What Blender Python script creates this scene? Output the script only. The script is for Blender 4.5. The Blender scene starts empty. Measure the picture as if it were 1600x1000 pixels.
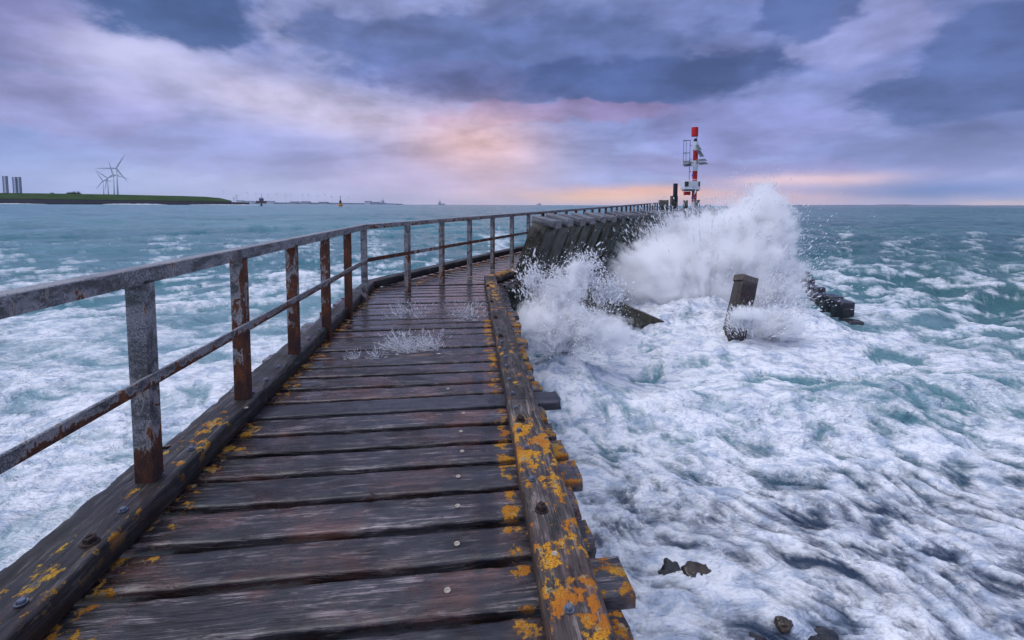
import bpy, math, random
import numpy as np
from mathutils import Matrix, Vector, Euler
R = math.radians
scene = bpy.context.scene
col = bpy.context.collection
random.seed(7)
rng = np.random.default_rng(11)

# ------------------------------------------------------------------ camera
FPX, CYP, CAMH = 700.0, 366.5, 1.40          # focal length and principal row in pixels of the 1600 px photo
PITCH, ROLL = R(3.8), R(0.24)
fw = Vector((0, math.cos(PITCH), -math.sin(PITCH)))
r0 = Vector((1, 0, 0)); u0 = Vector((0, math.sin(PITCH), math.cos(PITCH)))
rt = r0 * math.cos(ROLL) + u0 * math.sin(ROLL)
up = u0 * math.cos(ROLL) - r0 * math.sin(ROLL)
cd = bpy.data.cameras.new('camera')
cam = bpy.data.objects.new('camera', cd); col.objects.link(cam)
cam.matrix_world = Matrix(((rt.x, up.x, -fw.x, 0), (rt.y, up.y, -fw.y, 0), (rt.z, up.z, -fw.z, CAMH), (0, 0, 0, 1)))
cd.sensor_width = 36; cd.lens = FPX / 1600 * 36
cd.shift_y = -(500 - CYP) / 1600
cd.clip_start = 0.05; cd.clip_end = 40000
scene.camera = cam

def ray(px, py):
    return rt * ((px - 800) / FPX) + up * ((CYP - py) / FPX) + fw
def at_z(px, py, z):                          # point of a horizontal plane seen at a photo pixel
    d = ray(px, py); t = (z - CAMH) / d.z
    return Vector((d.x * t, d.y * t, z))
def at_y(px, py, y):                          # point at a given distance
    d = ray(px, py); t = y / d.y
    return Vector((d.x * t, y, CAMH + d.z * t))

# ------------------------------------------------------------------ node helpers
class NT:
    def __init__(s, tree): s.t = tree; tree.nodes.clear()
    def n(s, typ, props=None, **ins):
        nd = s.t.nodes.new(typ)
        for k, v in (props or {}).items(): setattr(nd, k, v)
        for k, v in ins.items():
            key = int(k[1:]) if k[0] == 'i' and k[1:].isdigit() else k.replace('_', ' ')
            s.put(nd.inputs[key], v)
        return nd
    def put(s, sock, v):
        if isinstance(v, bpy.types.NodeSocket): s.t.links.new(v, sock)
        elif v is not None:
            if hasattr(sock.default_value, '__len__') and not hasattr(v, '__len__'): v = [v] * len(sock.default_value)
            if hasattr(sock.default_value, '__len__') and len(sock.default_value) == 4 and len(v) == 3: v = (*v, 1)
            sock.default_value = v
    def m(s, op, a, b=None, c=None, clamp=False):
        nd = s.n('ShaderNodeMath', {'operation': op, 'use_clamp': clamp}, i0=a)
        if b is not None: s.put(nd.inputs[1], b)
        if c is not None: s.put(nd.inputs[2], c)
        return nd.outputs[0]
    def vm(s, op, a, b=None):
        nd = s.n('ShaderNodeVectorMath', {'operation': op}, i0=a)
        if b is not None: s.put(nd.inputs[1], b)
        return nd.outputs[0]
    def mix(s, f, a, b, blend='MIX'):
        nd = s.n('ShaderNodeMix', {'data_type': 'RGBA', 'blend_type': blend})
        s.put(nd.inputs[0], f); s.put(nd.inputs[6], a); s.put(nd.inputs[7], b)
        return nd.outputs[2]
    def noise(s, vec, scale, detail=4, rough=0.5, dist=0.0, dim='3D', w=None):
        nd = s.n('ShaderNodeTexNoise', {'noise_dimensions': dim}, Scale=scale, Detail=detail, Roughness=rough, Distortion=dist)
        if vec is not None: s.put(nd.inputs['Vector'], vec)
        if w is not None: s.put(nd.inputs['W'], w)
        return nd.outputs['Fac']
    def ss(s, x, a, b, lo=0.0, hi=1.0):
        nd = s.n('ShaderNodeMapRange', {'interpolation_type': 'SMOOTHSTEP'})
        s.put(nd.inputs[0], x)
        for k, v in zip((1, 2, 3, 4), (a, b, lo, hi)): s.put(nd.inputs[k], v)
        return nd.outputs[0]
    def ramp(s, f, stops, interp='LINEAR'):
        nd = s.n('ShaderNodeValToRGB'); cr = nd.color_ramp; cr.interpolation = interp
        while len(cr.elements) < len(stops): cr.elements.new(0.5)
        for e, (p, c) in zip(cr.elements, stops): e.position = p; e.color = (*c, 1)
        s.put(nd.inputs[0], f); return nd.outputs[0]
    def sep(s, v):
        o = s.n('ShaderNodeSeparateXYZ', i0=v).outputs; return o[0], o[1], o[2]
    def comb(s, x, y, z): return s.n('ShaderNodeCombineXYZ', i0=x, i1=y, i2=z).outputs[0]

def lin(r, g, b):
    f = lambda c: (c / 255 / 12.92) if c <= 10 else ((c / 255 + 0.055) / 1.055) ** 2.4
    return (f(r), f(g), f(b))

# ------------------------------------------------------------------ sky (world)
SUN_EL, SUN_AZ = R(56), R(-105)                # direction of the diffuse light behind the cloud deck
world = bpy.data.worlds.new('World'); scene.world = world; world.use_nodes = True
W = NT(world.node_tree)
dirv = W.n('ShaderNodeTexCoord').outputs['Generated']
dx, dy, dz = W.sep(dirv)
az = W.m('ARCTAN2', dx, dy); el = W.m('ARCSINE', dz)
# cloud-shaped warp of the angles
zc = W.m('ADD', W.m('MAXIMUM', dz, 0.0), 0.16)
pl = W.comb(W.m('DIVIDE', dx, zc), W.m('DIVIDE', dy, zc), 0.0)       # point on the cloud deck
ang = W.comb(W.m('MULTIPLY', az, 1.0), W.m('MULTIPLY', el, 2.0), 0.0)
def nvec(scale, detail, off, rough=0.55):
    nd = W.n('ShaderNodeTexNoise', {'noise_dimensions': '3D'}, Scale=scale, Detail=detail, Roughness=rough)
    W.put(nd.inputs['Vector'], W.vm('ADD', ang, off)); return nd.outputs['Color']
w1 = W.vm('SUBTRACT', nvec(3.2, 6, (3.1, 8.2, 1.0)), (0.5, 0.5, 0.5))
w2 = W.vm('SUBTRACT', nvec(13, 5, (7.7, 1.3, 4.0), 0.6), (0.5, 0.5, 0.5))
a1, b1, _ = W.sep(w1); a2, b2, _ = W.sep(w2)
azw = W.m('ADD', W.m('ADD', az, W.m('MULTIPLY', a1, 0.26)), W.m('MULTIPLY', a2, 0.075))
elw = W.m('ADD', W.m('ADD', el, W.m('MULTIPLY', b1, 0.105)), W.m('MULTIPLY', b2, 0.032))
lo = W.m('MULTIPLY', W.m('ADD', W.m('MULTIPLY', b1, 0.03), W.m('MULTIPLY', b2, 0.012)), 1.0)
els = W.m('ADD', el, lo)                                             # gentler warp for the streaks at the horizon
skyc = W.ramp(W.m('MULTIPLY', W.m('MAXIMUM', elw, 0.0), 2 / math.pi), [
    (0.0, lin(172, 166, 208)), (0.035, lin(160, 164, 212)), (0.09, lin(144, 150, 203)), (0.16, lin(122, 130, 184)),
    (0.26, lin(118, 128, 180)), (0.42, lin(185, 192, 230)), (1.0, lin(236, 238, 255))])  # unseen sky above the view brightened to lift foam and spray
edge_n = W.m('SUBTRACT', W.noise(W.vm('ADD', ang, (1.7, 4.4, 2.0)), 6.5, 9, 0.58), 0.5)
def blob(c, px, py, rx, ry, rgb, k, soft=False):
    a0 = math.atan((px - 800) / FPX); e0 = math.atan((320 - py) / FPX * math.cos(a0))
    sa = rx / FPX * math.cos(a0) ** 2; se = ry / FPX * math.cos(a0)
    u = W.m('DIVIDE', W.m('SUBTRACT', az if soft == 2 else azw, a0), sa)
    v = W.m('DIVIDE', W.m('SUBTRACT', els if soft else elw, e0), se)
    g = W.m('EXPONENT', W.m('MULTIPLY', W.m('ADD', W.m('MULTIPLY', u, u), W.m('MULTIPLY', v, v)), -1.0))
    if soft: g = W.m('MINIMUM', W.m('MULTIPLY', g, 1.35 * k), 1.0)
    else: g = W.m('MULTIPLY', W.ss(W.m('ADD', g, W.m('MULTIPLY', edge_n, W.m('MINIMUM', W.m('MULTIPLY', g, 3.2), 1.5))), .24, .56), k)
    return W.mix(g, c, lin(*rgb))
SKY = [
    (60, 70, 150, 70, (134, 130, 180), .8), (30, 255, 210, 60, (134, 152, 208), .8), (330, 288, 300, 34, (176, 180, 222), .8, 1),
    (420, 235, 260, 40, (152, 154, 206), .6), (150, 175, 200, 40, (156, 148, 196), .6),
    (250, 95, 130, 44, (192, 184, 214), .55, 1), (430, 158, 150, 38, (204, 190, 218), .62, 1), (570, 192, 120, 32, (212, 194, 218), .55, 1),
    (480, 62, 90, 60, (166, 166, 208), .6), (620, 25, 170, 50, (152, 156, 204), .75),
    (280, 18, 200, 52, (74, 94, 142), .95), (800, 95, 330, 62, (98, 112, 164), .85), (960, 136, 310, 40, (78, 94, 146), .9),
    (700, 130, 140, 34, (108, 110, 160), .6),
    (860, 186, 190, 18, (150, 128, 172), .75), (740, 228, 105, 46, (238, 188, 184), .62, 2), (745, 280, 100, 55, (234, 188, 190), .6, 2), (640, 285, 190, 36, (190, 172, 208), .6, 1),
    (1330, 55, 100, 60, (150, 150, 198), .7), (1235, 18, 80, 44, (82, 98, 150), .85), (1520, 110, 200, 95, (86, 102, 154), .9),
    (1150, 200, 170, 40, (136, 134, 188), .6), (1420, 235, 260, 44, (126, 134, 188), .7), (1130, 255, 200, 22, (150, 142, 192), .6),
    (1240, 278, 130, 11, (226, 190, 202), .8, 1), (1180, 306, 190, 13, (228, 182, 192), .75, 1),
    (930, 307, 130, 11, (255, 196, 166), .75, 1), (1010, 298, 110, 8, (252, 186, 164), .6, 1),
    (1470, 292, 230, 15, (112, 132, 190), .75, 1), (1565, 314, 70, 5, (214, 184, 190), .8, 1),
]
for b in SKY: skyc = blob(skyc, *b)
# cloud texture: billows on the deck plus finer wisps
over = W.ss(el, 0.45, 0.9)
cn = W.noise(W.vm('MULTIPLY', pl, (0.55, 0.8, 1)), 1.6, 7, 0.55, 0.0)
cw = W.noise(W.vm('MULTIPLY', ang, (1.0, 1.1, 1)), 6.0, 8, 0.56, 0.1)
hz = W.ss(el, 0.02, 0.16)
cm = W.m('ADD', W.m('MULTIPLY', W.ss(cn, 0.32, 0.68), 0.34), W.m('MULTIPLY', W.ss(cw, 0.32, 0.68), 0.40))
cm = W.m('ADD', 0.63, cm)
cm = W.m('ADD', 1.0, W.m('MULTIPLY', W.m('SUBTRACT', cm, 1.0), W.m('ADD', 0.35, W.m('MULTIPLY', hz, 0.65))))
skyc = W.mix(1.0, skyc, W.comb(W.m('MULTIPLY', cm, .90), W.m('MULTIPLY', cm, .975), W.m('MULTIPLY', cm, .985)), 'MULTIPLY')
# a little of the clear sky behind the clouds
sky = W.n('ShaderNodeTexSky', {'sky_type': 'NISHITA', 'sun_disc': False, 'sun_elevation': SUN_EL, 'sun_rotation': SUN_AZ})
below = W.ss(dz, -0.03, -0.004)
skyc = W.mix(below, lin(60, 80, 95), skyc)
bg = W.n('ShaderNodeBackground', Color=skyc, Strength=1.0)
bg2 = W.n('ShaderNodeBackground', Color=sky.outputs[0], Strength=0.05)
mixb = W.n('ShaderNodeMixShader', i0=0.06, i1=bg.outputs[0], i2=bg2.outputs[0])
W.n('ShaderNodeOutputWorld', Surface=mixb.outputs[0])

# ------------------------------------------------------------------ sun behind the clouds
sl = bpy.data.lights.new('sun', 'SUN'); sl.energy = 1.5; sl.angle = R(50); sl.color = (0.98, 0.955, 1.0)
sun = bpy.data.objects.new('sun', sl); col.objects.link(sun)
sd = Vector((math.sin(SUN_AZ) * math.cos(SUN_EL), math.cos(SUN_AZ) * math.cos(SUN_EL), math.sin(SUN_EL)))
sun.rotation_euler = sd.to_track_quat('Z', 'Y').to_euler(); sun.location = (0, 0, 60)
vs = scene.view_settings
vs.view_transform = 'Standard'; vs.look = 'None'; vs.exposure = 0.22; vs.gamma = 1.0; vs.use_curve_mapping = False
scene.cycles.use_denoising = True
scene.cycles.use_adaptive_sampling = True; scene.cycles.adaptive_threshold = 0.02; scene.cycles.max_bounces = 12; scene.cycles.diffuse_bounces = 5; scene.cycles.glossy_bounces = 3
scene.cycles.transparent_max_bounces = 8; scene.cycles.caustics_reflective = False; scene.cycles.caustics_refractive = False

# ------------------------------------------------------------------ numpy noise
_p = rng.permutation(256); PERM = np.concatenate([_p, _p, _p]).astype(np.int32)
_g = rng.normal(size=(256, 3)); _g /= np.linalg.norm(_g, axis=1)[:, None]; GRAD = _g.astype(np.float32)
_a = rng.uniform(0, 2 * math.pi, 256); G2 = np.stack([np.cos(_a), np.sin(_a)], 1).astype(np.float32)
def perlin2(x, y):
    xi = np.floor(x); yi = np.floor(y); xf = (x - xi).astype(np.float32); yf = (y - yi).astype(np.float32)
    xi = xi.astype(np.int64) & 255; yi = yi.astype(np.int64) & 255
    u = xf * xf * xf * (xf * (xf * 6 - 15) + 10); v = yf * yf * yf * (yf * (yf * 6 - 15) + 10)
    def g(ix, iy, fx, fy):
        k = PERM[PERM[ix & 255] + (iy & 255)]; return G2[k, 0] * fx + G2[k, 1] * fy
    a = g(xi, yi, xf, yf); b = g(xi + 1, yi, xf - 1, yf); c = g(xi, yi + 1, xf, yf - 1); d = g(xi + 1, yi + 1, xf - 1, yf - 1)
    return (a + u * (b - a)) * (1 - v) + (c + u * (d - c)) * v
def fbm2(x, y, o=4, r=0.5, off=0.0):
    s = 0; a = 1; t = 0
    for i in range(o):
        s = s + a * perlin2(x * 2 ** i + off + 17.3 * i, y * 2 ** i - off + 9.1 * i); t += a; a *= r
    return s / t * 1.5
def ridge2(x, y, o=4, r=0.5, off=0.0):
    s = 0; a = 1; t = 0
    for i in range(o):
        s = s + a * (1 - np.abs(perlin2(x * 2 ** i + off + 5.7 * i, y * 2 ** i + off * .7 + 3.3 * i)) * 2.2); t += a; a *= r
    return s / t
def perlin3(x, y, z):
    P = [np.floor(q) for q in (x, y, z)]
    f = [(q - p).astype(np.float32) for q, p in zip((x, y, z), P)]
    I = [p.astype(np.int64) & 255 for p in P]
    w = [q * q * q * (q * (q * 6 - 15) + 10) for q in f]
    out = 0
    for i in (0, 1):
        for j in (0, 1):
            for k in (0, 1):
                h = PERM[PERM[PERM[(I[0] + i) & 255] + ((I[1] + j) & 255)] + ((I[2] + k) & 255)]
                d = GRAD[h, 0] * (f[0] - i) + GRAD[h, 1] * (f[1] - j) + GRAD[h, 2] * (f[2] - k)
                out = out + d * (w[0] if i else 1 - w[0]) * (w[1] if j else 1 - w[1]) * (w[2] if k else 1 - w[2])
    return out
def fbm3(x, y, z, o=3, r=0.5, off=0.0):
    s = 0; a = 1; t = 0
    for i in range(o):
        s = s + a * perlin3(x * 2 ** i + off, y * 2 ** i + off * 1.7, z * 2 ** i - off); t += a; a *= r
    return s / t * 1.5
def sst(x, a, b):
    t = np.clip((x - a) / (b - a), 0, 1); return t * t * (3 - 2 * t)

# ------------------------------------------------------------------ object helpers
WM = {}
def link(o, parent=None, mw=None):
    col.objects.link(o); mw = mw or Matrix()
    WM[o.name] = mw
    if parent: o.parent = parent; o.matrix_basis = WM[parent.name].inverted() @ mw
    else: o.matrix_basis = mw
    return o
def tag(o, label=None, cat=None, group=None, kind=None):
    for k, v in (('label', label), ('category', cat), ('group', group), ('kind', kind)):
        if v: o[k] = v
    return o
def empty(name, loc, label=None, cat=None, group=None, kind=None):
    o = bpy.data.objects.new(name, None); o.empty_display_size = 0.2
    link(o, None, Matrix.Translation(loc)); return tag(o, label, cat, group, kind)
def mesh_from(name, v, f, smooth=True, mat=None):
    me = bpy.data.meshes.new(name)
    me.from_pydata([tuple(p) for p in v], [], [tuple(p) for p in f]); me.update()
    if smooth: me.polygons.foreach_set('use_smooth', [True] * len(me.polygons))
    if mat: me.materials.append(mat)
    return me
def obj(name, me, mat=None, parent=None, mw=None):
    if mat and not me.materials: me.materials.append(mat)
    return link(bpy.data.objects.new(name, me), parent, mw)
def frame(origin, xdir, zhint=Vector((0, 0, 1))):
    x = Vector(xdir).normalized(); y = zhint.cross(x).normalized(); z = x.cross(y)
    return Matrix(((x.x, y.x, z.x, origin[0]), (x.y, y.y, z.y, origin[1]), (x.z, y.z, z.z, origin[2]), (0, 0, 0, 1)))
class MB:                                    # collects simple solids into one mesh
    def __init__(s): s.v = []; s.f = []
    def add(s, v, f):
        k = len(s.v); s.v += [Vector(p) for p in v]; s.f += [tuple(i + k for i in q) for q in f]; return s
    def box(s, c, d, m=None):
        x, y, z = d[0] / 2, d[1] / 2, d[2] / 2
        v = [Vector((a, b, e)) for e in (-z, z) for a, b in ((-x, -y), (x, -y), (x, y), (-x, y))]
        v = [(m @ p if m else p) + Vector(c) for p in v]
        return s.add(v, [(3, 2, 1, 0), (4, 5, 6, 7), (0, 1, 5, 4), (1, 2, 6, 5), (2, 3, 7, 6), (3, 0, 4, 7)])
    def tube(s, a, b, r0, r1=None, n=10):
        a = Vector(a); b = Vector(b); r1 = r0 if r1 is None else r1
        d = (b - a).normalized(); h = Vector((0, 0, 1)) if abs(d.z) < .9 else Vector((1, 0, 0))
        x = d.cross(h).normalized(); y = d.cross(x)
        v = []
        for p, r in ((a, r0), (b, r1)):
            for i in range(n):
                t = 2 * math.pi * i / n; v.append(p + x * math.cos(t) * r + y * math.sin(t) * r)
        f = [(i, i + n, (i + 1) % n + n, (i + 1) % n) for i in range(n)] + [tuple(range(n)), tuple(reversed(range(n, 2 * n)))]
        return s.add(v, f)
    def lathe(s, c, prof, n=16):
        c = Vector(c); v = []
        for r, z in prof:
            for i in range(n):
                t = 2 * math.pi * i / n; v.append(c + Vector((math.cos(t) * r, math.sin(t) * r, z)))
        f = [(j * n + i, j * n + (i + 1) % n, (j + 1) * n + (i + 1) % n, (j + 1) * n + i) for j in range(len(prof) - 1) for i in range(n)]
        f += [tuple(reversed(range(n))), tuple(range((len(prof) - 1) * n, len(prof) * n))]
        return s.add(v, f)
    def build(s, name, mat, parent=None, smooth=False, base=None, bevel=0):
        base = Vector(base) if base is not None else (WM[parent.name].translation if parent else Vector((0, 0, 0)))
        me = mesh_from(name, [p - base for p in s.v], s.f, smooth)
        o = obj(name, me, mat, parent, Matrix.Translation(base))
        if bevel:
            b = o.modifiers.new('bevel', 'BEVEL'); b.width = bevel; b.segments = 2
        return o

def timber(name, L, wa, wb, H, nx=24, nt=6, bev=0.012, amp=0.004, seed=0, lich=None, endj=0.0, edge=None, stain=None):
    """sawn beam along local x, top face at z=0, thickness H; wa/wb width at the two ends"""
    q = 0.3 * bev
    prof = []                                # (side y in -1..1 plus offset, z)
    for i in range(nt + 1):
        prof.append((-1 + 2 * i / nt, 0.0))
    ring = [(-1, bev, -H * .5), (-1, bev * .0, -H * .5)]
    ys = [-1 + 2 * i / nt for i in range(1, nt)]
    P = [(-1, 0, -H + bev), (-1, 0, -H * .5), (-1, 0, -bev), (-1, q, -q), (-1, bev, 0)] + [(y, 0, 0) for y in ys] + \
        [(1, -bev, 0), (1, -q, -q), (1, 0, -bev), (1, 0, -H * .5), (1, 0, -H + bev), (1, -bev, -H), (-1, bev, -H)]
    n = len(P)
    sx = np.linspace(-.5, .5, nx + 1)
    sgn = np.array([p[0] for p in P]); off = np.array([p[1] for p in P]); zz = np.array([p[2] for p in P])
    X = np.repeat(sx * L, n); hw = (wa + (wb - wa) * (sx + .5)) / 2
    Y = (hw[:, None] * sgn[None] + off[None]).ravel(); Z = np.tile(zz, nx + 1)
    S = seed * 13.7
    e = fbm2(X * 2.2 + S, np.sign(Y) * 3.1 + S, 4, .6) * amp * 1.6                # wavy edges
    Y = Y + e * (np.abs(np.tile(sgn, nx + 1)) > .8)
    Z = Z + (Z > -H * .4) * (fbm2(X * 1.3 + S, Y * 9 + S, 4, .55) * amp + fbm2(X * 7 + S, Y * 30, 2, .5) * amp * .35)
    if edge: Z = Z - (np.abs(np.tile(sgn, nx + 1)) > .8) * (Z > -H * .4) * np.clip(fbm2(X * 9 + S, Y * 3 + S, 3, .6), 0, 1) * edge
    if endj:
        k = np.abs(X) > L / 2 - 1e-5
        X = X + k * fbm2(Y * 14 + S, Z * 14 + np.sign(X) * 5, 3, .6) * endj
    v = np.stack([X, Y, Z], 1)
    f = []
    for i in range(nx):
        for j in range(n):
            f.append((i * n + j, i * n + (j + 1) % n, (i + 1) * n + (j + 1) % n, (i + 1) * n + j))
    f = [tuple(reversed(q_)) for q_ in f]
    f.append(tuple(range(n))); f.append(tuple(reversed(range(nx * n, nx * n + n))))
    f = [tuple(reversed(q_)) for q_ in f]
    me = mesh_from(name, v, f)
    for p in me.polygons[-2:]: p.use_smooth = False
    a = me.attributes.new('lich', 'FLOAT', 'POINT')
    a.data.foreach_set('value', (lich(X, Y, Z) if lich else np.zeros(len(X))).astype(np.float32))
    if stain is not None:
        a = me.attributes.new('stain', 'FLOAT', 'POINT'); a.data.foreach_set('value', (np.exp(-((X - stain) / .06) ** 2) * (.55 + .5 * ((seed * 7.31) % 1))).astype(np.float32))
    return me
# ------------------------------------------------------------------ materials
def new_mat(name):
    m = bpy.data.materials.new(name); m.use_nodes = True; return m, NT(m.node_tree)
def finish(T, color, rough, bump=None, bstr=0.4, bdist=0.01, spec=0.5, metal=0.0, extra=None):
    p = T.n('ShaderNodeBsdfPrincipled')
    T.put(p.inputs['Base Color'], color); T.put(p.inputs['Roughness'], rough); T.put(p.inputs['Metallic'], metal)
    T.put(p.inputs['Specular IOR Level'], spec)
    if bump is not None:
        T.put(p.inputs['Normal'], T.n('ShaderNodeBump', Strength=bstr, Distance=bdist, Height=bump).outputs[0])
    for k, v in (extra or {}).items(): T.put(p.inputs[k], v)
    T.n('ShaderNodeOutputMaterial', Surface=p.outputs[0]); return p

def wood_mat(name, dark, mid, light, brown=(0.10, 0.042, 0.03), brownk=1.0, rough=(0.34, 0.7), lichk=1.0, lcol=((.42, .17, .008), (.50, .26, .02)), wet=None, bstr=0.55, algae=None, spec=0.5):
    m, T = new_mat(name)
    tc = T.n('ShaderNodeTexCoord').outputs['Object']; oi = T.n('ShaderNodeObjectInfo')
    geo = T.n('ShaderNodeNewGeometry')
    co = T.vm('ADD', tc, T.comb(T.m('MULTIPLY', oi.outputs['Random'], 53.0), T.m('MULTIPLY', oi.outputs['Random'], 17.0), 0.0))
    wob = T.noise(T.vm('MULTIPLY', co, (2.2, 3, 3)), 1.0, 3)
    cow = T.vm('ADD', co, T.comb(0, T.m('MULTIPLY', wob, 0.05), T.m('MULTIPLY', wob, 0.05)))
    g1 = T.noise(T.vm('MULTIPLY', cow, (1.6, 26, 26)), 1.5, 7, 0.66, 0.25)
    g2 = T.noise(T.vm('MULTIPLY', cow, (5, 150, 150)), 1.2, 4, 0.7)
    bl = T.noise(co, 2.4, 5, 0.6, 0.3)
    bl2 = T.noise(T.vm('MULTIPLY', co, (1, 1.6, 1.6)), 7.0, 5, 0.62, 0.4)
    t = T.m('ADD', T.m('MULTIPLY', g1, 0.52), T.m('ADD', T.m('MULTIPLY', g2, 0.46), T.m('MULTIPLY', T.m('SUBTRACT', bl2, 0.54), 0.30)))
    c = T.ramp(t, [(0.40, dark), (0.455, mid), (0.51, mid), (0.62, light)])
    c = T.mix(T.m('MULTIPLY', T.ss(bl, 0.46, 0.68), brownk), c, T.mix(T.ss(g1, .35, .65), tuple(x * .35 for x in brown), brown))
    fl = T.ss(T.noise(T.vm('MULTIPLY', cow, (9, 60, 60)), 1.0, 4, .65), .56, .68)
    c = T.mix(T.m('MULTIPLY', T.m('MULTIPLY', fl, T.ss(bl2, .42, .62)), .55), c, light)
    pit = T.ss(T.noise(T.vm('MULTIPLY', cow, (6, 45, 45)), 1.3, 4, .7), .42, .33)
    c = T.mix(T.m('MULTIPLY', pit, .8), c, tuple(x * .5 for x in dark))
    var_ = T.m('ADD', .65, T.m('MULTIPLY', T.m('FRACT', T.m('MULTIPLY', oi.outputs['Random'], 91.7)), .7))
    c = T.mix(1.0, c, T.comb(var_, var_, var_), 'MULTIPLY')
    crack = T.ss(T.noise(T.vm('MULTIPLY', cow, (0.9, 34, 34)), 1.0, 3, 0.6, 0.15), 0.38, 0.30)
    c = T.mix(T.m('MULTIPLY', crack, 0.85), c, (0.004, 0.004, 0.005))
    knot = T.n('ShaderNodeTexVoronoi', {'feature': 'F1'}, Scale=1.0); T.put(knot.inputs['Vector'], T.vm('MULTIPLY', co, (2.1, 5.5, 5.5)))
    kn = T.ss(knot.outputs['Distance'], 0.16, 0.09)
    c = T.mix(T.m('MULTIPLY', kn, 0.6), c, tuple(x * .6 for x in dark))
    if algae:
        c = T.mix(T.m('MULTIPLY', T.ss(T.noise(co, 3.3, 5, .6), .42, .62), .8), c, algae)
    st = T.n('ShaderNodeAttribute', {'attribute_name': 'stain'}).outputs['Fac']
    sm_ = T.ss(T.m('ADD', st, T.m('MULTIPLY', T.m('SUBTRACT', bl2, .5), 2.2)), .35, .85)
    c = T.mix(T.m('MULTIPLY', sm_, .85), c, (.010, .011, .016))
    at = T.n('ShaderNodeAttribute', {'attribute_name': 'lich'}).outputs['Fac']
    ln = T.noise(T.vm('MULTIPLY', co, (1, 1.15, 1.15)), 10.0, 8, 0.66, 0.2)
    ln2 = T.noise(co, 60.0, 4, 0.6)
    lv = T.m('ADD', ln, T.m('ADD', T.m('MULTIPLY', T.m('SUBTRACT', at, 1.0), 0.42), T.m('MULTIPLY', T.m('SUBTRACT', ln2, .5), .12)))
    _, _, nz = T.sep(geo.outputs['Normal'])
    lm = T.m('MULTIPLY', T.m('MULTIPLY', T.ss(lv, 0.465, 0.515), lichk), T.ss(nz, -.2, .5))
    lc = T.mix(T.ss(ln2, .35, .65), lcol[0], lcol[1])
    lc = T.mix(T.ss(T.noise(co, 170.0, 3, .6), .50, .62), lc, tuple(x * .38 for x in lcol[0]))
    lc = T.mix(T.m('MULTIPLY', T.ss(T.noise(co, 5.0, 3), .42, .66), .75), lc, (.34, .085, .004))
    lc = T.mix(T.m('MULTIPLY', T.ss(T.noise(T.vm('ADD', co, (9., 3., 0.)), 22.0, 4, .6), .56, .64), .8), lc, (.27, .25, .15))
    lc = T.mix(T.ss(lv, 0.66, 0.74), lc, (.10, .075, .03))
    rg = T.ss(bl, 0.35, 0.65, rough[1], rough[0])
    rg = T.mix(sm_, rg, (.2, .2, .2))
    if wet is not None:                      # soaked and shining beyond the dry first metres
        _, wy, _ = T.sep(geo.outputs['Position'])
        wn = T.m('ADD', wy, T.m('MULTIPLY', T.m('SUBTRACT', T.noise(geo.outputs['Position'], 1.3, 4), .5), 3.0))
        wm = T.ss(wn, wet[0], wet[1])
        rg = T.mix(wm, rg, T.ss(bl2, .35, .7, .09, .30))
        c = T.mix(T.m('MULTIPLY', wm, .45), c, T.mix(.5, c, dark))
        bs = T.m('MULTIPLY', T.m('SUBTRACT', 1.0, T.m('MULTIPLY', wm, 0.72)), bstr)
    else: bs = bstr
    c = T.mix(lm, c, lc)
    rg = T.mix(lm, rg, (.9, .9, .9))
    h = T.m('ADD', T.m('MULTIPLY', g1, 0.55), T.m('ADD', T.m('MULTIPLY', g2, 0.35), T.m('SUBTRACT', T.m('MULTIPLY', T.m('MULTIPLY', lm, T.m('ADD', .4, ln2)), 0.5), T.m('ADD', T.m('MULTIPLY', pit, .5), T.m('MULTIPLY', crack, 0.9)))))
    ex = None
    if wet is not None:                      # film of water standing on the boards
        film = T.m('MAXIMUM', T.ss(T.noise(T.vm('MULTIPLY', co, (1.3, 3, 3)), 1.8, 5, .6), .40, .56), wm)
        ex = {'Coat Weight': T.m('MULTIPLY', T.m('MULTIPLY', film, .55), T.m('SUBTRACT', 1.0, lm)), 'Coat Roughness': .10,
              'Coat Normal': T.n('ShaderNodeBump', Strength=.22, Distance=.008, Height=T.m('ADD', g1, T.m('MULTIPLY', pit, -.3))).outputs[0]}
    finish(T, c, rg, h, bs, 0.012, spec, extra=ex)
    return m
M = {}
M['deck'] = wood_mat('deck_wood', (0.004, 0.004, 0.005), (0.026, 0.022, 0.025), (0.27, 0.22, 0.22), brown=(0.15, 0.060, 0.040), brownk=.8, rough=(.17, .44), wet=(3.2, 7.0), lichk=1.0)
M['kerb_r'] = wood_mat('lichen_kerb_wood', (0.010, 0.009, 0.009), (0.050, 0.041, 0.038), (0.24, 0.20, 0.18), brownk=.45, rough=(.5, .85), lcol=((.50, .20, .006), (.60, .30, .02)))
M['kerb_l'] = wood_mat('dark_kerb_wood', (0.006, 0.006, 0.007), (0.026, 0.024, 0.024), (0.16, 0.145, 0.14), brownk=.3, rough=(.4, .75), lcol=((.40, .20, .01), (.46, .28, .03)))
M['pile'] = wood_mat('wet_pile_wood', (0.010, 0.010, 0.009), (0.075, 0.070, 0.058), (0.20, 0.19, 0.165), brownk=.3, rough=(.3, .7), lichk=0, algae=(.020, .028, .012), spec=.3)
M['cap'] = wood_mat('grey_cap_wood', (0.03, 0.032, 0.036), (0.13, 0.13, 0.14), (0.26, 0.26, 0.28), brownk=.15, rough=(.3, .6), lichk=0)
M['brace'] = wood_mat('mossy_brace_wood', (0.012, 0.012, 0.008), (0.05, 0.048, 0.03), (0.13, 0.12, 0.08), brownk=.35, brown=(.12, .07, .02), rough=(.25, .6), lichk=0, algae=(.05, .05, .018))
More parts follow.
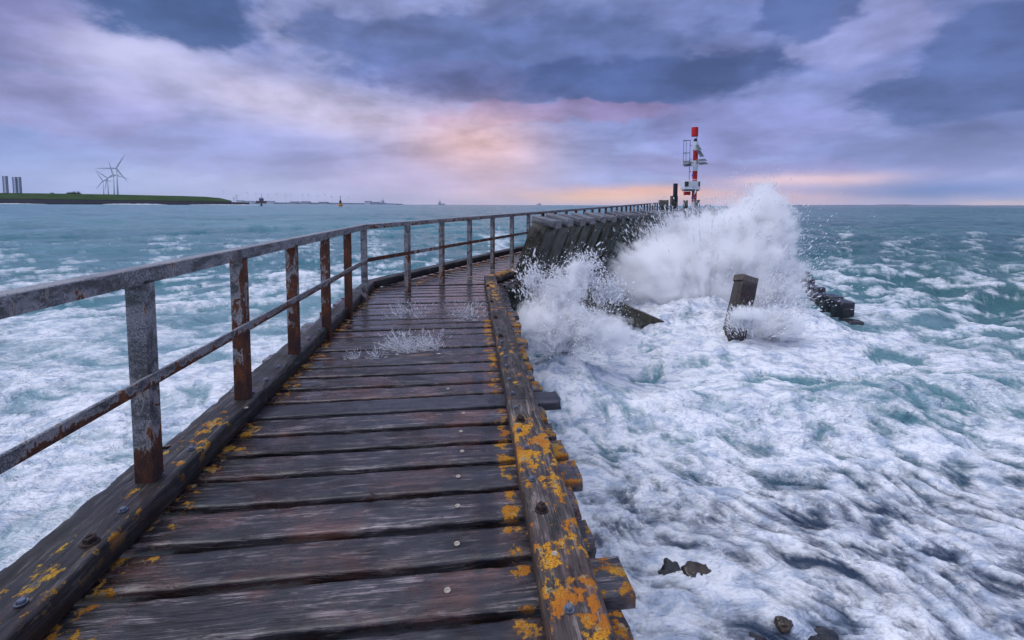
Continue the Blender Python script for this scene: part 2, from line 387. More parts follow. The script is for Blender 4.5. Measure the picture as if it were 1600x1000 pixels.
M['headb'] = wood_mat('brown_head_wood', (0.03, 0.024, 0.022), (0.11, 0.085, 0.075), (0.2, 0.17, 0.15), brownk=.4, rough=(.4, .7), lichk=0)
M['stump'] = wood_mat('brown_stump_wood', (0.010, 0.009, 0.008), (0.045, 0.038, 0.030), (0.14, 0.12, 0.095), brownk=.5, rough=(.25, .6), lichk=0)
M['tarred'] = wood_mat('smooth_dark_wood', (0.018, 0.018, 0.024), (0.05, 0.048, 0.058), (0.10, 0.095, 0.11), brownk=.1, rough=(.25, .5), lichk=0, bstr=.25)

def metal_mat(name, paint, rustk):
    m, T = new_mat(name)
    tc = T.n('ShaderNodeTexCoord').outputs['Object']; oi = T.n('ShaderNodeObjectInfo')
    co = T.vm('ADD', tc, T.comb(T.m('MULTIPLY', oi.outputs['Random'], 31.0), T.m('MULTIPLY', oi.outputs['Random'], 11.0), 0.0))
    amt = T.sep(oi.outputs['Color'])[0]
    n1 = T.noise(co, 9, 6, .62, .3); n2 = T.noise(co, 150, 5, .7); n3 = T.noise(T.vm('MULTIPLY', co, (1, 1, .35)), 22, 5, .7, .6)
    at = T.n('ShaderNodeAttribute', {'attribute_name': 'rust'}).outputs['Fac']
    c = T.mix(T.ss(T.m('ADD', T.m('MULTIPLY', n2, .7), T.m('MULTIPLY', n1, .3)), .40, .60), tuple(x * .16 for x in paint), paint)
    c = T.mix(T.m('MULTIPLY', T.ss(n1, .35, .7), .5), c, tuple(x * .5 for x in paint))
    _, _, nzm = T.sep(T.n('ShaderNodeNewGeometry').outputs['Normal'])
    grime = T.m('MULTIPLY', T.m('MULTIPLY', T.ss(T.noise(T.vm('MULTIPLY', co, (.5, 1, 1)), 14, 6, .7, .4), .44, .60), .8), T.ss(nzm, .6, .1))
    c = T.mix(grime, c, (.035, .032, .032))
    rv = T.m('ADD', T.m('MULTIPLY', n3, .6), T.m('ADD', T.m('MULTIPLY', n1, .4), T.m('ADD', T.m('MULTIPLY', T.m('SUBTRACT', amt, .5), .42), T.m('MULTIPLY', at, .26))))
    rm = T.ss(rv, .53, .57)
    rc = T.ramp(T.m('ADD', T.m('MULTIPLY', n2, .5), T.m('MULTIPLY', n3, .5)), [(.34, (.018, .010, .009)), (.47, (.055, .022, .014)), (.56, (.15, .045, .015)), (.68, (.34, .11, .025))])
    c = T.mix(T.m('MULTIPLY', T.ss(rv, .49, .53), .6), c, (.42, .37, .34))
    c = T.mix(rm, c, rc)
    c = T.mix(T.m('MULTIPLY', T.ss(at, .75, 1.15), .75), c, T.mix(.5, rc, (.02, .012, .012)))
    rg = T.mix(rm, T.ss(n1, .3, .7, .38, .6), (.85, .85, .85))
    h = T.m('ADD', T.m('MULTIPLY', n2, .4), T.m('MULTIPLY', rm, T.m('SUBTRACT', n3, .3)))
    finish(T, c, rg, h, .5, .004, .5); return m
M['rail'] = metal_mat('rusty_painted_steel', (.40, .40, .42), 1)

def plain(name, c, rough=.5, metal=0., var=.25, scale=8, bump=.15, spec=.5):
    m, T = new_mat(name); tc = T.n('ShaderNodeTexCoord').outputs['Object']
    n = T.noise(tc, scale, 5, .6)
    cc = T.mix(T.ss(n, .3, .7), tuple(x * (1 - var) for x in c), tuple(min(1, x * (1 + var)) for x in c))
    finish(T, cc, rough, n, bump, .01, spec, metal); return m
M['bolt'] = plain('galvanised_bolt', (.16, .18, .23), .35, .6, .3, 60)
M['rustbolt'] = plain('rusted_bolt', (.030, .016, .014), .8, 0, .5, 50, .6)
M['washer'] = plain('pale_washer', (.42, .36, .28), .45, .3, .3, 80)
M['white'] = plain('white_beacon_paint', (.72, .73, .76), .45, 0, .08, 2)
M['red'] = plain('red_beacon_paint', (.52, .012, .012), .45, 0, .12, 2)
M['drum'] = plain('red_topmark_paint', (.60, .006, .010), .5, 0, .1, 2)
M['panel'] = plain('grey_solar_panel', (.10, .12, .13), .25, 0, .1, 3)
M['grey'] = plain('galvanised_steel', (.28, .29, .31), .5, .3, .15, 5)
M['dark'] = plain('black_steel', (.015, .017, .025), .5, 0, .3, 3)
M['window'] = plain('dark_hatch', (.05, .06, .055), .3, 0, .2, 3)
M['blue'] = plain('blue_sign_paint', (.02, .12, .55), .4, 0, .1, 5)
M['rock'] = plain('wet_black_rock', (.022, .020, .022), .28, 0, .7, 7, .8)
M['rockb'] = plain('wet_brown_rock', (.055, .038, .026), .3, 0, .7, 7, .8)
M['turbine'] = plain('turbine_paint', (.62, .62, .66), .5, 0, .05, 1)
M['lattice'] = plain('rig_steel', (.16, .17, .24), .6, 0, .1, 1)
M['buoy_y'] = plain('yellow_buoy_paint', (.70, .26, .01), .5, 0, .1, 2)
M['buoy_g'] = plain('green_buoy_paint', (.010, .05, .05), .5, 0, .1, 2)
M['ship_red'] = plain('ship_red_paint', (.20, .06, .06), .5, 0, .1, .2)
M['ship_blue'] = plain('ship_blue_paint', (.03, .06, .12), .5, 0, .1, .2)
M['ship_white'] = plain('ship_white_paint', (.60, .58, .62), .5, 0, .1, .2)
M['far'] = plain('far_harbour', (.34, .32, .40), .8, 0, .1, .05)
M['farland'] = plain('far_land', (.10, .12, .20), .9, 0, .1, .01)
M['leaf'] = plain('dark_foliage', (.030, .045, .035), .8, 0, .4, .5)
M['basalt'] = plain('dark_revetment_stone', (.022, .022, .034), .9, 0, .4, .3, spec=.05)
M['block'] = plain('wet_dark_block', (.020, .020, .026), .35, 0, .6, 6, .7)

m, T = new_mat('dike_grass'); tc = T.n('ShaderNodeTexCoord').outputs['Object']
finish(T, T.mix(T.ss(T.noise(T.vm('MULTIPLY', tc, (.2, 1, 1)), .15, 6, .6), .35, .65), (.018, .042, .010), (.035, .068, .016)), .95, None, spec=.1); M['grass'] = m
m, T = new_mat('sea_spray')
d = T.n('ShaderNodeBsdfDiffuse', Color=(.93, .935, .95)); tr = T.n('ShaderNodeBsdfTranslucent', Color=(.93, .935, .95))
ms = T.n('ShaderNodeMixShader', i0=.5, i1=d.outputs[0], i2=tr.outputs[0]); T.n('ShaderNodeOutputMaterial', Surface=ms.outputs[0]); M['spray'] = m

# sea water with foam
m, T = new_mat('sea_water')
pos = T.n('ShaderNodeNewGeometry').outputs['Position']
foam = T.n('ShaderNodeAttribute', {'attribute_name': 'foam'}).outputs['Fac']
milk_crestlight = T.n('ShaderNodeAttribute', {'attribute_name': 'milk_crestlight'}).outputs['Fac']
fine = T.noise(T.vm('MULTIPLY', pos, (1, 1.0, 1)), 9.0, 7, .62, .8)
fine2 = T.noise(T.vm('MULTIPLY', pos, (.8, 1.6, 1)), 30.0, 4, .6, .4)
fm = T.m('ADD', foam, T.m('MULTIPLY', T.m('ADD', T.m('SUBTRACT', fine, .5), T.m('MULTIPLY', T.m('SUBTRACT', fine2, .5), .5)), T.m('ADD', .12, T.m('MULTIPLY', T.m('MULTIPLY', foam, T.m('SUBTRACT', 1.0, foam)), 3.6))))
fm = T.m('MULTIPLY', T.m('MINIMUM', T.m('MAXIMUM', fm, 0.0), 1.0), T.ss(foam, .0, .08))
far_n = T.noise(T.vm('MULTIPLY', pos, (.02, .05, 1)), 1.0, 5, .6)
px_, py_, _ = T.sep(pos)
seaward = T.ss(T.m('SUBTRACT', px_, T.m('MULTIPLY', py_, .45)), -2.0, 12.0)        # deeper, greener water on the open side
wl = T.mix(T.ss(far_n, .35, .65), (.026, .150, .185), (.055, .215, .245))
wr = T.mix(T.ss(far_n, .35, .65), (.014, .092, .098), (.042, .150, .142))
wc = T.mix(seaward, wl, wr)
shal = T.m('MULTIPLY', T.ss(py_, 6.5, 4.0), T.ss(px_, -.5, .8))                    # over the dark reef
wc = T.mix(shal, wc, (.026, .046, .085))
wc = T.mix(milk_crestlight, wc, (.24, .36, .42))
thick = T.noise(T.vm('MULTIPLY', pos, (1, 1.5, 1)), 3.4, 7, .66, .7)
fcol = T.mix(T.ss(thick, .33, .58), (.44, .51, .63), (.87, .88, .91))
wv = T.n('ShaderNodeTexNoise', Scale=1.6, Detail=4, Roughness=.6); T.put(wv.inputs['Vector'], pos)
pw_ = T.vm('ADD', pos, T.vm('MULTIPLY', T.vm('SUBTRACT', wv.outputs['Color'], (.5, .5, .5)), (.9, .9, 0)))
lace = None
for sc_, w_ in ((2.6, .16), (6.5, .20)):
    vo = T.n('ShaderNodeTexVoronoi', {'feature': 'DISTANCE_TO_EDGE'}, Scale=sc_); T.put(vo.inputs['Vector'], T.vm('MULTIPLY', pw_, (1, 1.5, .0)))
    l_ = T.ss(vo.outputs['Distance'], w_, .01); lace = l_ if lace is None else T.m('MAXIMUM', lace, T.m('MULTIPLY', l_, .8))
lace = T.m('MULTIPLY', T.m('MULTIPLY', lace, T.ss(fine, .30, .62)), T.ss(foam, .02, .45))
fm = T.m('MAXIMUM', fm, T.m('MULTIPLY', lace, .92))
c = T.mix(fm, wc, fcol)
rip = T.noise(T.vm('MULTIPLY', pos, (.6, 1.1, 1)), 2.6, 7, .64, .4)
rip2 = T.noise(T.vm('MULTIPLY', pos, (.35, .8, 1)), .45, 7, .62, .3)
h = T.m('ADD', T.m('MULTIPLY', rip, .12), T.m('ADD', T.m('MULTIPLY', rip2, .85), T.m('MULTIPLY', T.m('MULTIPLY', T.m('ADD', fine, thick), fm), .007)))
finish(T, c, T.mix(fm, (.22, .22, .22), (.95, .95, .95)), h, 1.0, 1.3, T.mix(fm, (.25, .25, .25), (.05, .05, .05)))
M['sea'] = m
# ------------------------------------------------------------------ sea
W0 = -1.60
def pier_x(y): return np.where(y < 7.5, -0.35 - 0.105 * y, -1.14 + 0.5 * (np.minimum(y, 60) - 7.5))
def sea_fields(x, y):
    r = np.hypot(x, y); side = x - pier_x(y); right = sst(side, -0.5, 0.7)
    u = x * .83 + y * .55; v = -x * .55 + y * .83
    # --- coverage of foam
    Cr = .60 - .14 * sst(x - .5 * (y - 3.5), .7, 2.8) * (1 - sst(y, 4.2, 5.4))
    Cr = Cr - .30 * sst(x, 3.4, 5.0) * sst(y, 5.4, 6.2) * (1 - sst(y, 7.0, 8.2))
    ds = np.hypot((x - 4.2) / 3.6, (y - 9.4) / 2.6)
    Cm = .34 + .42 * (1 - sst(ds, .55, 1.25))
    Cr = Cr + (Cm - Cr) * sst(y, 6.6, 9.0)
    Cr = Cr + (.30 - Cr) * sst(y, 11, 16) * sst(ds, .9, 1.2)
    Cr = Cr + (.10 - Cr) * sst(r, 16, 36); Cr = Cr + (-.04 - Cr) * sst(r, 40, 100)
    Cl = .54 + (.28 - .54) * sst(r, 9, 14); Cl = Cl + (.12 - Cl) * sst(r, 15, 32); Cl = Cl + (-.05 - Cl) * sst(r, 32, 70)
    C = Cl + (Cr - Cl) * right
    # --- foam pattern: warped, drawn out along the run of the water
    wx = fbm2(x / 1.7, y / 1.7, 3, .5, 3.) ; wy = fbm2(x / 1.7, y / 1.7, 3, .5, 41.)
    a = (x * .74 - y * .67) ; b = (x * .67 + y * .74)
    near = 1 - sst(y, 5.0, 7.5)
    # near right: combed diagonally; left: swirling; farther: lace across the view
    p1 = fbm2((a + .7 * wx) / .42, (b + .7 * wy) / .27, 5, .58, 7.)
    p1r = ridge2((a + .7 * wx) / 1.1, (b + .6 * wy) / .55, 4, .55, 19.) - .55
    p2 = fbm2((x + .8 * wx) / 1.15, (y + .8 * wy) / .58, 6, .66, 23.)
    p2r = ridge2((x + .9 * wx) / 1.6, (y + .9 * wy) / .85, 6, .66, 31.) - .55
    s3 = np.clip(r / 32, .8, 4)
    p3 = fbm2((u + 1.5 * wx) / (2.6 * s3), (v + 1.5 * wy) / (1.1 * s3), 5, .56, 57.)
    p3r = ridge2((x + 1.2 * wx) / (2.4 * s3), (y + 1.2 * wy) / (1.5 * s3), 5, .6, 77.) - .55
    A = .80 * p1 + .42 * p1r; B = .5 * p2 + .75 * p2r; D = .55 * p3 + .72 * p3r
    kn = near * right; kf = sst(r, 10, 16)
    N = B + (A - B) * kn; N = N + (D - N) * kf
    # --- waves
    big = fbm2(u / 7.5, v / 3.6, 3, .5, 2.); mid = ridge2(u / 2.7, v / 1.5, 4, .5, 5.) - .55
    sm = ridge2((x + .3 * wx) / .8, (y + .3 * wy) / .55, 3, .5, 13.) - .5
    far = fbm2(u / 26, v / 10, 3, .5, 91.)
    xf = ridge2(u / 75, v / 26, 3, .5, 33.) - .5
    h = (.22 + .14 * sst(r, 10, 18)) * big * (1 - sst(r, 150, 400)) * sst(r, 3, 8) + (.14 + .14 * sst(r, 10, 18)) * mid * (1 - sst(r, 60, 150)) * sst(r, 4, 9)
    h = h + .045 * sm * (1 - sst(r, 18, 40)) + .5 * far * sst(r, 15, 40) * (1 - sst(r, 300, 700)) + .7 * xf * sst(r, 120, 300) * (1 - sst(r, 1200, 2500))
    h = h * (1 - .35 * (1 - right) * (1 - sst(r, 20, 60)))
    crest = np.clip(.9 * mid + .8 * big, -1, 1)
    N = N + .30 * crest * sst(r, 8, 14) + .35 * np.clip(far + xf, -1, 1) * sst(r, 40, 90)
    N = 1 / (1 + np.exp(-1.702 * (N + .03) / .30))            # roughly uniform, so that C is the share covered
    soft = .20 + .20 * (1 - right) * (1 - sst(r, 12, 20)) + .20 * kn - .10 * sst(r, 30, 80)
    th = 1.0 - C
    foam = sst(N, th - soft, th + soft)
    foam = np.clip(foam, 0, 1) * (1 - .55 * sst(r, 500, 2500))
    # relief of the foam itself
    h = h + (foam * (.05 - .027 * kn + .05 * (N - .5) * (1 - .5 * kn)) + .012 * kn * (p1 + .6 * p1r)) * (1 - sst(r, 14, 30))
    h = h + .022 * fbm2((x + .2 * wx) / .16, (y + .2 * wy) / .13, 3, .55, 3.) * foam * (1 - sst(r, 5, 10))
    # heaped water under the bursts and against the wall
    lump = 1 + .45 * fbm2(x / .55, y / .5, 4, .55, 61.)
    def mound(cx, cy, rx, ry, z): return z * np.exp(-((x - cx) / rx) ** 2 - ((y - cy) / ry) ** 2) * lump
    h = h + mound(.85, 6.9, .75, .9, .62) + mound(4.4, 10.6, 2.3, 1.3, .75) + mound(6.6, 10.4, 1.0, 1.0, .35) + mound(2.6, 9.2, 1.6, .9, .22) + mound(3.9, 8.2, 1.4, .6, .20)
    h = h + .22 * np.exp(-((y - 6.3 - .12 * (x - 3)) / .55) ** 2) * sst(x, .8, 2.4) * (1 - sst(x, 7.5, 10)) * (1 + .6 * fbm2(x / .7, y / .5, 3, .5, 9.))
    milk_crestlight = np.clip(.85 * (1 - right) * (1 - sst(r, 10, 22)) + .55 * right * sst(y, 4.8, 6.4) * (1 - sst(r, 12, 22)), 0, 1)
    milk_crestlight = milk_crestlight + .42 * np.clip(crest + .2 + .5 * far * sst(r, 30, 60), 0, 1) * sst(r, 9, 16) * (1 - sst(r, 200, 500))  # crests lightened in colour, painting in light that passes through thin water
    milk_crestlight = milk_crestlight * (.55 + .45 * np.clip(.5 + p2, 0, 1))
    return h, foam, milk_crestlight
def sea_z(x, y):
    return W0 + float(sea_fields(np.array([x]), np.array([y]))[0][0])
azs = np.concatenate([np.linspace(-180, -64, 24, endpoint=False), np.linspace(-64, 62, 1060, endpoint=False), np.linspace(62, 180, 24, endpoint=False)]) * math.pi / 180
rr = [2.0]
while rr[-1] < 16000: rr.append(rr[-1] + min(rr[-1] ** 2 / 1344 * 1.25, .021 * rr[-1]))
rr = np.array([0.02, .7, 1.4] + rr)
RR, AA = np.meshgrid(rr, azs, indexing='ij')
sx_, sy_ = (RR * np.sin(AA)).ravel(), (RR * np.cos(AA)).ravel()
sh, sf, smk = sea_fields(sx_, sy_)
nr, na = RR.shape
vv = np.stack([sx_, sy_, W0 + sh], 1).astype(np.float32)
i, j = np.meshgrid(np.arange(nr - 1), np.arange(na), indexing='ij'); j2 = (j + 1) % na
quads = np.stack([i * na + j, i * na + j2, (i + 1) * na + j2, (i + 1) * na + j], -1).reshape(-1, 4).astype(np.int32)[:, ::-1]
me = bpy.data.meshes.new('sea'); me.vertices.add(len(vv)); me.vertices.foreach_set('co', vv.ravel())
me.loops.add(quads.size); me.loops.foreach_set('vertex_index', np.ascontiguousarray(quads).ravel())
me.polygons.add(len(quads)); me.polygons.foreach_set('loop_start', np.arange(0, quads.size, 4, dtype=np.int32))
me.update(calc_edges=True); me.validate()
me.polygons.foreach_set('use_smooth', np.ones(len(quads), dtype=bool))
for nm, dat in (('foam', sf), ('milk_crestlight', smk)):
    at_ = me.attributes.new(nm, 'FLOAT', 'POINT'); at_.data.foreach_set('value', dat.astype(np.float32))
sea = tag(obj('sea', me, M['sea']), kind='structure')
# ------------------------------------------------------------------ boardwalk
L0, L1 = at_z(75, 1000, 0), at_z(585, 452, 0)          # foot of the left kerb's inner face
R0, R1 = at_z(851, 1000, 0), at_z(757, 443, 0)         # foot of the right kerb's inner face
dl = (L1 - L0).normalized(); dr = (R1 - R0).normalized()
D2 = Vector((0.447, 0.894, 0.018)); P2 = Vector((0.894, -0.447, 0))
def on(p, d, y): return p + d * ((y - p.y) / d.y)
walk = empty('boardwalk', (-.8, 4, 0), 'weathered wooden plank walkway with orange lichen leading out over the sea', 'pier')
LEFT_OUT, RIGHT_OUT = .38, .30
SL = 0.125                                             # slope of the near planks in plan
def lich_plank(xl, xr, kr):                            # lichen grows near the kerbs and on the plank ends
    def f(X, Y, Z):
        l = np.exp(-((X - xl) / .22) ** 2) * .92 + np.exp(-((X - xr + .05) / .10) ** 2) * .98 * kr + sst(X, xr + .16, xr + .22) * .95 * kr
        return np.maximum(l, .16)
    return f
g0 = at_z(600, 978, 0); step = 0.2275; GAP = 0.040
planks = []
def add_plank(A, B, a2, b2, k, nx, nt, lf=None, me=None, mat='deck', dz=0, amp=.0045, stain=None):
    """A,B left and right middle of the plank, a2,b2 its widths there"""
    L = (B - A).length; c = (A + B) / 2
    if me is None: me = timber('plank', L, a2, b2, .065, nx, nt, .011, amp, k, lf, .02, .012 if nx > 20 else None, stain)
    mw = frame((c.x, c.y, dz), B - A)
    o = obj('plank', me, M[mat], walk, mw); planks.append((o, c, L)); return o
k0 = -13
ylast = None
ks = 0
for k in range(k0, 60):
    s = k * step + step / 2
    # middle line of plank k: passes x of g0 at y = g0.y + s with slope SL
    def hit(p, d):
        # p + d t with y = g0.y + s + SL (x - g0.x)
        t = (g0.y + s + SL * (p.x - g0.x) - p.y) / (d.y - SL * d.x); return p + d * t
    pl_, pr_ = hit(L0, dl), hit(R0, dr)
    if pr_.y + step * .5 > R1.y: ks = k; break
    ax = Vector((1, SL, 0)).normalized()
    jl, jr = random.uniform(-.05, .05), random.uniform(-.06, .05)
    A = pl_ - ax * (LEFT_OUT + jl); B = pr_ + ax * (RIGHT_OUT + jr + .02)
    L = (B - A).length; c = (A + B) / 2
    fy = max(0, pl_.y)
    w = (step - GAP) + random.uniform(-.012, .008)
    rotj = Vector((0, random.uniform(-.008, .008), 0))
    near_ = fy < 5.2
    dz = random.uniform(-.005, .004)
    ms_ = 'deck'
    if abs(k - 7) < .5:                                # the replaced smooth plank whose end sticks out
        ms_ = 'tarred'; B = B + ax * .13
    add_plank(A - rotj, B + rotj, w, w + random.uniform(-.01, .01), k + 20, 60 if near_ else 16, 9 if near_ else 5,
              lich_plank((pl_ - c).dot(ax), (pr_ - c).dot(ax), 1.0 if fy < 5.5 else .5), mat=ms_, dz=dz, stain=(pr_ - c).dot(ax) - .15 - random.uniform(-.02, .05))
# tapered planks round the bend, then the straight second run
piv = R1 + Vector((.06, .02, 0))
lastl = pl_ - Vector((0, step * .5, 0)); 
a0 = math.atan2(SL, 1); a1 = math.atan2(P2.y, P2.x)
wdt = (piv - L1).dot(P2)
NW = 6
for i in range(NW):
    t0, t1 = i / NW, (i + 1) / NW; tm = (t0 + t1) / 2; an = a0 + (a1 - a0) * tm
    ax = Vector((math.cos(an), math.sin(an), 0)); LL = wdt + .46
    off = Vector((-math.sin(an), math.cos(an), 0)) * .02
    B = piv + ax * .25 + off; A = piv - ax * LL + off
    add_plank(A, B, abs(a1 - a0) / NW * LL - .02, .05, 100 + i, 14, 4, lich_plank(-LL / 2 + .5, 9, 0), dz=-.004)
vars_ = [timber('plank', wdt + .75, .195, .195 + .004 * q, .065, 12, 4, .011, .004, 200 + q, lich_plank(-wdt / 2 - .02, 9, 0), .02) for q in range(4)]
n2 = 112
for i in range(n2):
    c0 = piv + D2 * (.13 + i * step)
    A = c0 - P2 * (wdt + .34); B = A + P2 * (wdt + .75)
    add_plank(A, B, 0, 0, 0, 0, 0, me=vars_[i % 4], dz=c0.z - .004 + random.uniform(-.004, .004))
END = piv + D2 * (.13 + n2 * step)

# kerbs -------------------------------------------------------------
KH = .13
def kerb(name_mat, A, B, w, side, seed, lf, nx, top=KH, label=None, amp=.006):
    """beam whose inner foot runs from A to B; side = -1 lies to the left"""
    d = (B - A).normalized(); n = Vector((d.y, -d.x, 0))
    L = (B - A).length; c = (A + B) / 2 + n * side * w / 2
    me = timber('kerb', L, w, w, top - .004, nx, 8, .016, amp, seed, lf, .012, .02)
    o = obj('kerb', me, M[name_mat], walk, frame((c.x, c.y, c.z + top), d))
    if label: o['label'] = label
    return o
lk = lambda k: (lambda X, Y, Z: np.clip(k * (.62 + .5 * fbm2(X * 1.1 + 3, Y * 0 + 1.5, 2)), 0, 1.2))
RK = [(-1.6, at_z(818, 655, 0).y), (at_z(818, 655, 0).y + .004, R1.y + .05)]
kr = [kerb('kerb_r', on(R0, dr, a), on(R0, dr, b), .195, 1, 31 + i, lk(1.14 if i == 0 else 1.10), 150, label='kerb beam thickly grown with orange lichen') for i, (a, b) in enumerate(RK)]
yj = at_z(400, 632, 0).y
kl = [kerb('kerb_l', on(L0, dl, -1.6), on(L0, dl, yj), .190, -1, 41, lk(1.0), 150, label='dark left kerb beam with split top and streaks of lichen'),
      kerb('kerb_l', on(L0, dl, yj + .004), L1 + dl * .05, .185, -1, 42, lk(.62), 130)]
# second run of the kerbs
k2a = kerb('kerb_l', L1 + dl * .06, L1 + D2 * 14, .20, -1, 43, lambda X, Y, Z: .35 + 0 * X, 90)
k2b = kerb('kerb_l', L1 + D2 * 14.004, L1 + D2 * 27, .20, -1, 44, lambda X, Y, Z: .2 + 0 * X, 40)
k2c = kerb('kerb_r', R1 + Vector((.03, .07, 0)), R1 + Vector((.03, .07, 0)) + D2 * .95, .18, 1, 45, lambda X, Y, Z: .95 + 0 * X, 30)
# old packing boards under the outer side of the left kerb
for i, (y0_, y1_, o_) in enumerate(((1.0, 2.35, .26), (2.4, 3.1, .23), (3.3, 4.6, .24))):
    A = on(L0, dl, y0_); B = on(L0, dl, y1_); n = Vector((dl.y, -dl.x, 0)); c = (A + B) / 2 - n * o_
    obj('packing_board', timber('packing_board', (B - A).length, .11, .12, .07, 40, 4, .012, .01, 60 + i, None, .03, .03), M['kerb_l'], walk, frame((c.x, c.y, .085 - .006 * i), dl))
# fasteners
def hexbolt():
    b = MB(); b.lathe((0, 0, 0), [(.017, 0), (.017, .004)], 16); b.lathe((0, 0, .004), [(.0125, 0), (.0125, .007), (.0105, .010)], 6); return mesh_from('bolt', b.v, b.f, False)
def rustnut():
    b = MB(); b.lathe((0, 0, 0), [(.036, -.004), (.034, .006)], 12); b.lathe((0, 0, .006), [(.026, 0), (.025, .020), (.018, .026)], 5)
    b.lathe((.003, .002, .026), [(.013, 0), (.011, .012)], 8)
    v = [p + Vector((random.uniform(-1, 1), random.uniform(-1, 1), random.uniform(-.6, .6))) * .0025 for p in b.v]
    return mesh_from('rusty_nut', v, b.f, False)
def screw():
    b = MB(); b.lathe((0, 0, 0), [(.013, 0), (.012, .0025), (.006, .002), (.005, .0005)], 16); return mesh_from('screw', b.v, b.f, False)
HB, RN, SC = hexbolt(), rustnut(), screw()
HB.materials.append(M['bolt']); RN.materials.append(M['rustbolt']); SC.materials.append(M['washer'])
def fasten(px, py, kind, parents, z):
    p = at_z(px, py, z); y = p.y
    par = min(parents, key=lambda o: abs((WM[o.name].inverted() @ p).x) - max(abs(v.co.x) for v in o.data.vertices))
    me, nm, s = {'h': (HB, 'bolt', 1.0), 'r': (RN, 'rusty_nut', .85), 's': (SC, 'screw', .9)}[kind]
    mw = Matrix.Translation(p) @ Matrix.Rotation(random.uniform(0, 3), 4, 'Z') @ Matrix.Scale(s, 4)
    obj(nm, me, None, par, mw)
for px, py, kd in ((889, 953, 'h'), (867, 865, 's'), (846, 797, 'r'), (831, 749, 'h'), (823, 700, 'h'), (811, 673, 'h'), (813, 657, 'r'), (807, 637, 'h'), (801, 615, 'h'),
                   (796, 593, 'h'), (792, 572, 'h'), (790, 558, 'h'), (788, 546, 'h'), (784, 534, 'h'), (782, 526, 'r'), (778, 514, 'h'), (774, 497, 'r'), (774, 488, 'h'),
                   (771, 481, 'h'), (768, 472, 'r'), (766, 461, 'h'), (765, 455, 'h'), (762, 447, 'r')):
    fasten(px, py, kd, kr, KH + .001)
for px, py, kd in ((33, 943, 'h'), (141, 848, 'r'), (192, 798, 'h'), (250, 742, 'h'), (299, 702, 'h'), (385, 637, 's'), (395, 614, 'h'), (416, 594, 'h'), (435, 574, 'h'), (454, 557, 'h'),
                   (471, 543, 'h'), (483, 530, 'h'), (499, 516, 'h'), (510, 505, 'h'), (527, 492, 'h'), (536, 484, 'h')):
    fasten(px, py, kd, kl, KH + .001)
pk = [p[0] for p in planks[:50]]
for px, py in ((699, 921), (714, 848), (715, 789), (716, 744), (722, 702), (720, 669), (724, 640), (700, 606)):
    p = at_z(px, py, .003)
    par = min(pk, key=lambda o: abs((WM[o.name].inverted() @ p).y)); q = WM[par.name].inverted() @ p; q.y *= .5; q.z = .0015
    obj('screw', SC, None, par, WM[par.name] @ Matrix.Translation(q))
# bolt plate on the plank end at the lower right
# substructure
def beam(A, B, w, h, name='stringer', mat='pile', seed=0):
    d = B - A; obj(name, timber(name, d.length, w, w, h, 12, 3, .015, .004, seed), M[mat], walk, frame((A + B) / 2, d))
for i, f in enumerate((.12, .5, .9)):
    A = on(L0, dl, -1.5).lerp(on(R0, dr, -1.5), f); B = L1.lerp(R1, f)
    beam(Vector((A.x, A.y, -.075)), Vector((B.x, B.y, -.075)), .16, .22, seed=70 + i)
    A = L1.lerp(piv, f) ; B = A + D2 * 25
    beam(Vector((A.x, A.y, -.081)), Vector((B.x, B.y, B.z - .081)), .16, .22, seed=75 + i)
for i, yy in enumerate((.3, 3.6, 6.9)):
    for p, d, s in ((L0, dl, 1), (R0, dr, -1)):
        q = on(p, d, yy) + Vector((.22 * s, 0, 0))
        beam(Vector((q.x, q.y, -.30)), Vector((q.x, q.y, -3.2)), .24, .24, 'support_post', seed=80 + i)
    A, B = on(L0, dl, yy), on(R0, dr, yy); beam(Vector((A.x - .1, A.y, -.30)), Vector((B.x + .1, B.y, -.30)), .2, .2, 'cross_beam', seed=90 + i)
for i in range(7):
    for f in (.15, .85):
        q = L1.lerp(piv, f) + D2 * (2 + i * 3.7); beam(Vector((q.x, q.y, -.31)), Vector((q.x, q.y, -3.2)), .24, .24, 'support_post', seed=95 + i)

# ------------------------------------------------------------------ railing
RTOP = 1.115
railing = empty('metal_railing', (L1.x - .3, L1.y, 0), 'rusty painted steel handrail along the left side of the walkway', 'railing')
b0 = at_z(234, 748, KH); 
rx0 = Vector((b0.x, b0.y, 0)); rb = at_z(570, 458, KH); rb = Vector((rb.x, rb.y, 0))
rd1 = (rb - rx0).normalized(); n1 = Vector((rd1.y, -rd1.x, 0)); n2v = Vector((D2.y, -D2.x, 0))
def rust_attr(me, fn):
    co = np.empty(len(me.vertices) * 3, np.float32); me.vertices.foreach_get('co', co); co = co.reshape(-1, 3)
    a = me.attributes.new('rust', 'FLOAT', 'POINT'); a.data.foreach_set('value', fn(co).astype(np.float32))
def grid_bar(name, L, prof, n):
    """closed profile (y,z) swept along x"""
    m_ = len(prof); v = []; f = []
    for i in range(n + 1):
        for y, z in prof: v.append((-L / 2 + L * i / n, y, z))
    for i in range(n):
        for j in range(m_): f.append((i * m_ + j, (i + 1) * m_ + j, (i + 1) * m_ + (j + 1) % m_, i * m_ + (j + 1) % m_))
    f += [tuple(reversed(range(m_))), tuple(range(n * m_, n * m_ + m_))]
    f = [tuple(reversed(q)) for q in f]
    return mesh_from(name, v, f, False)
def chan(w, d, t):                                    # channel section: web at -x side towards the walker
    return [(-w / 2, -d / 2), (w / 2, -d / 2), (w / 2, d / 2), (w / 2 - t, d / 2), (w / 2 - t, -d / 2 + t), (-w / 2 + t, -d / 2 + t), (-w / 2 + t, d / 2), (-w / 2, d / 2)]
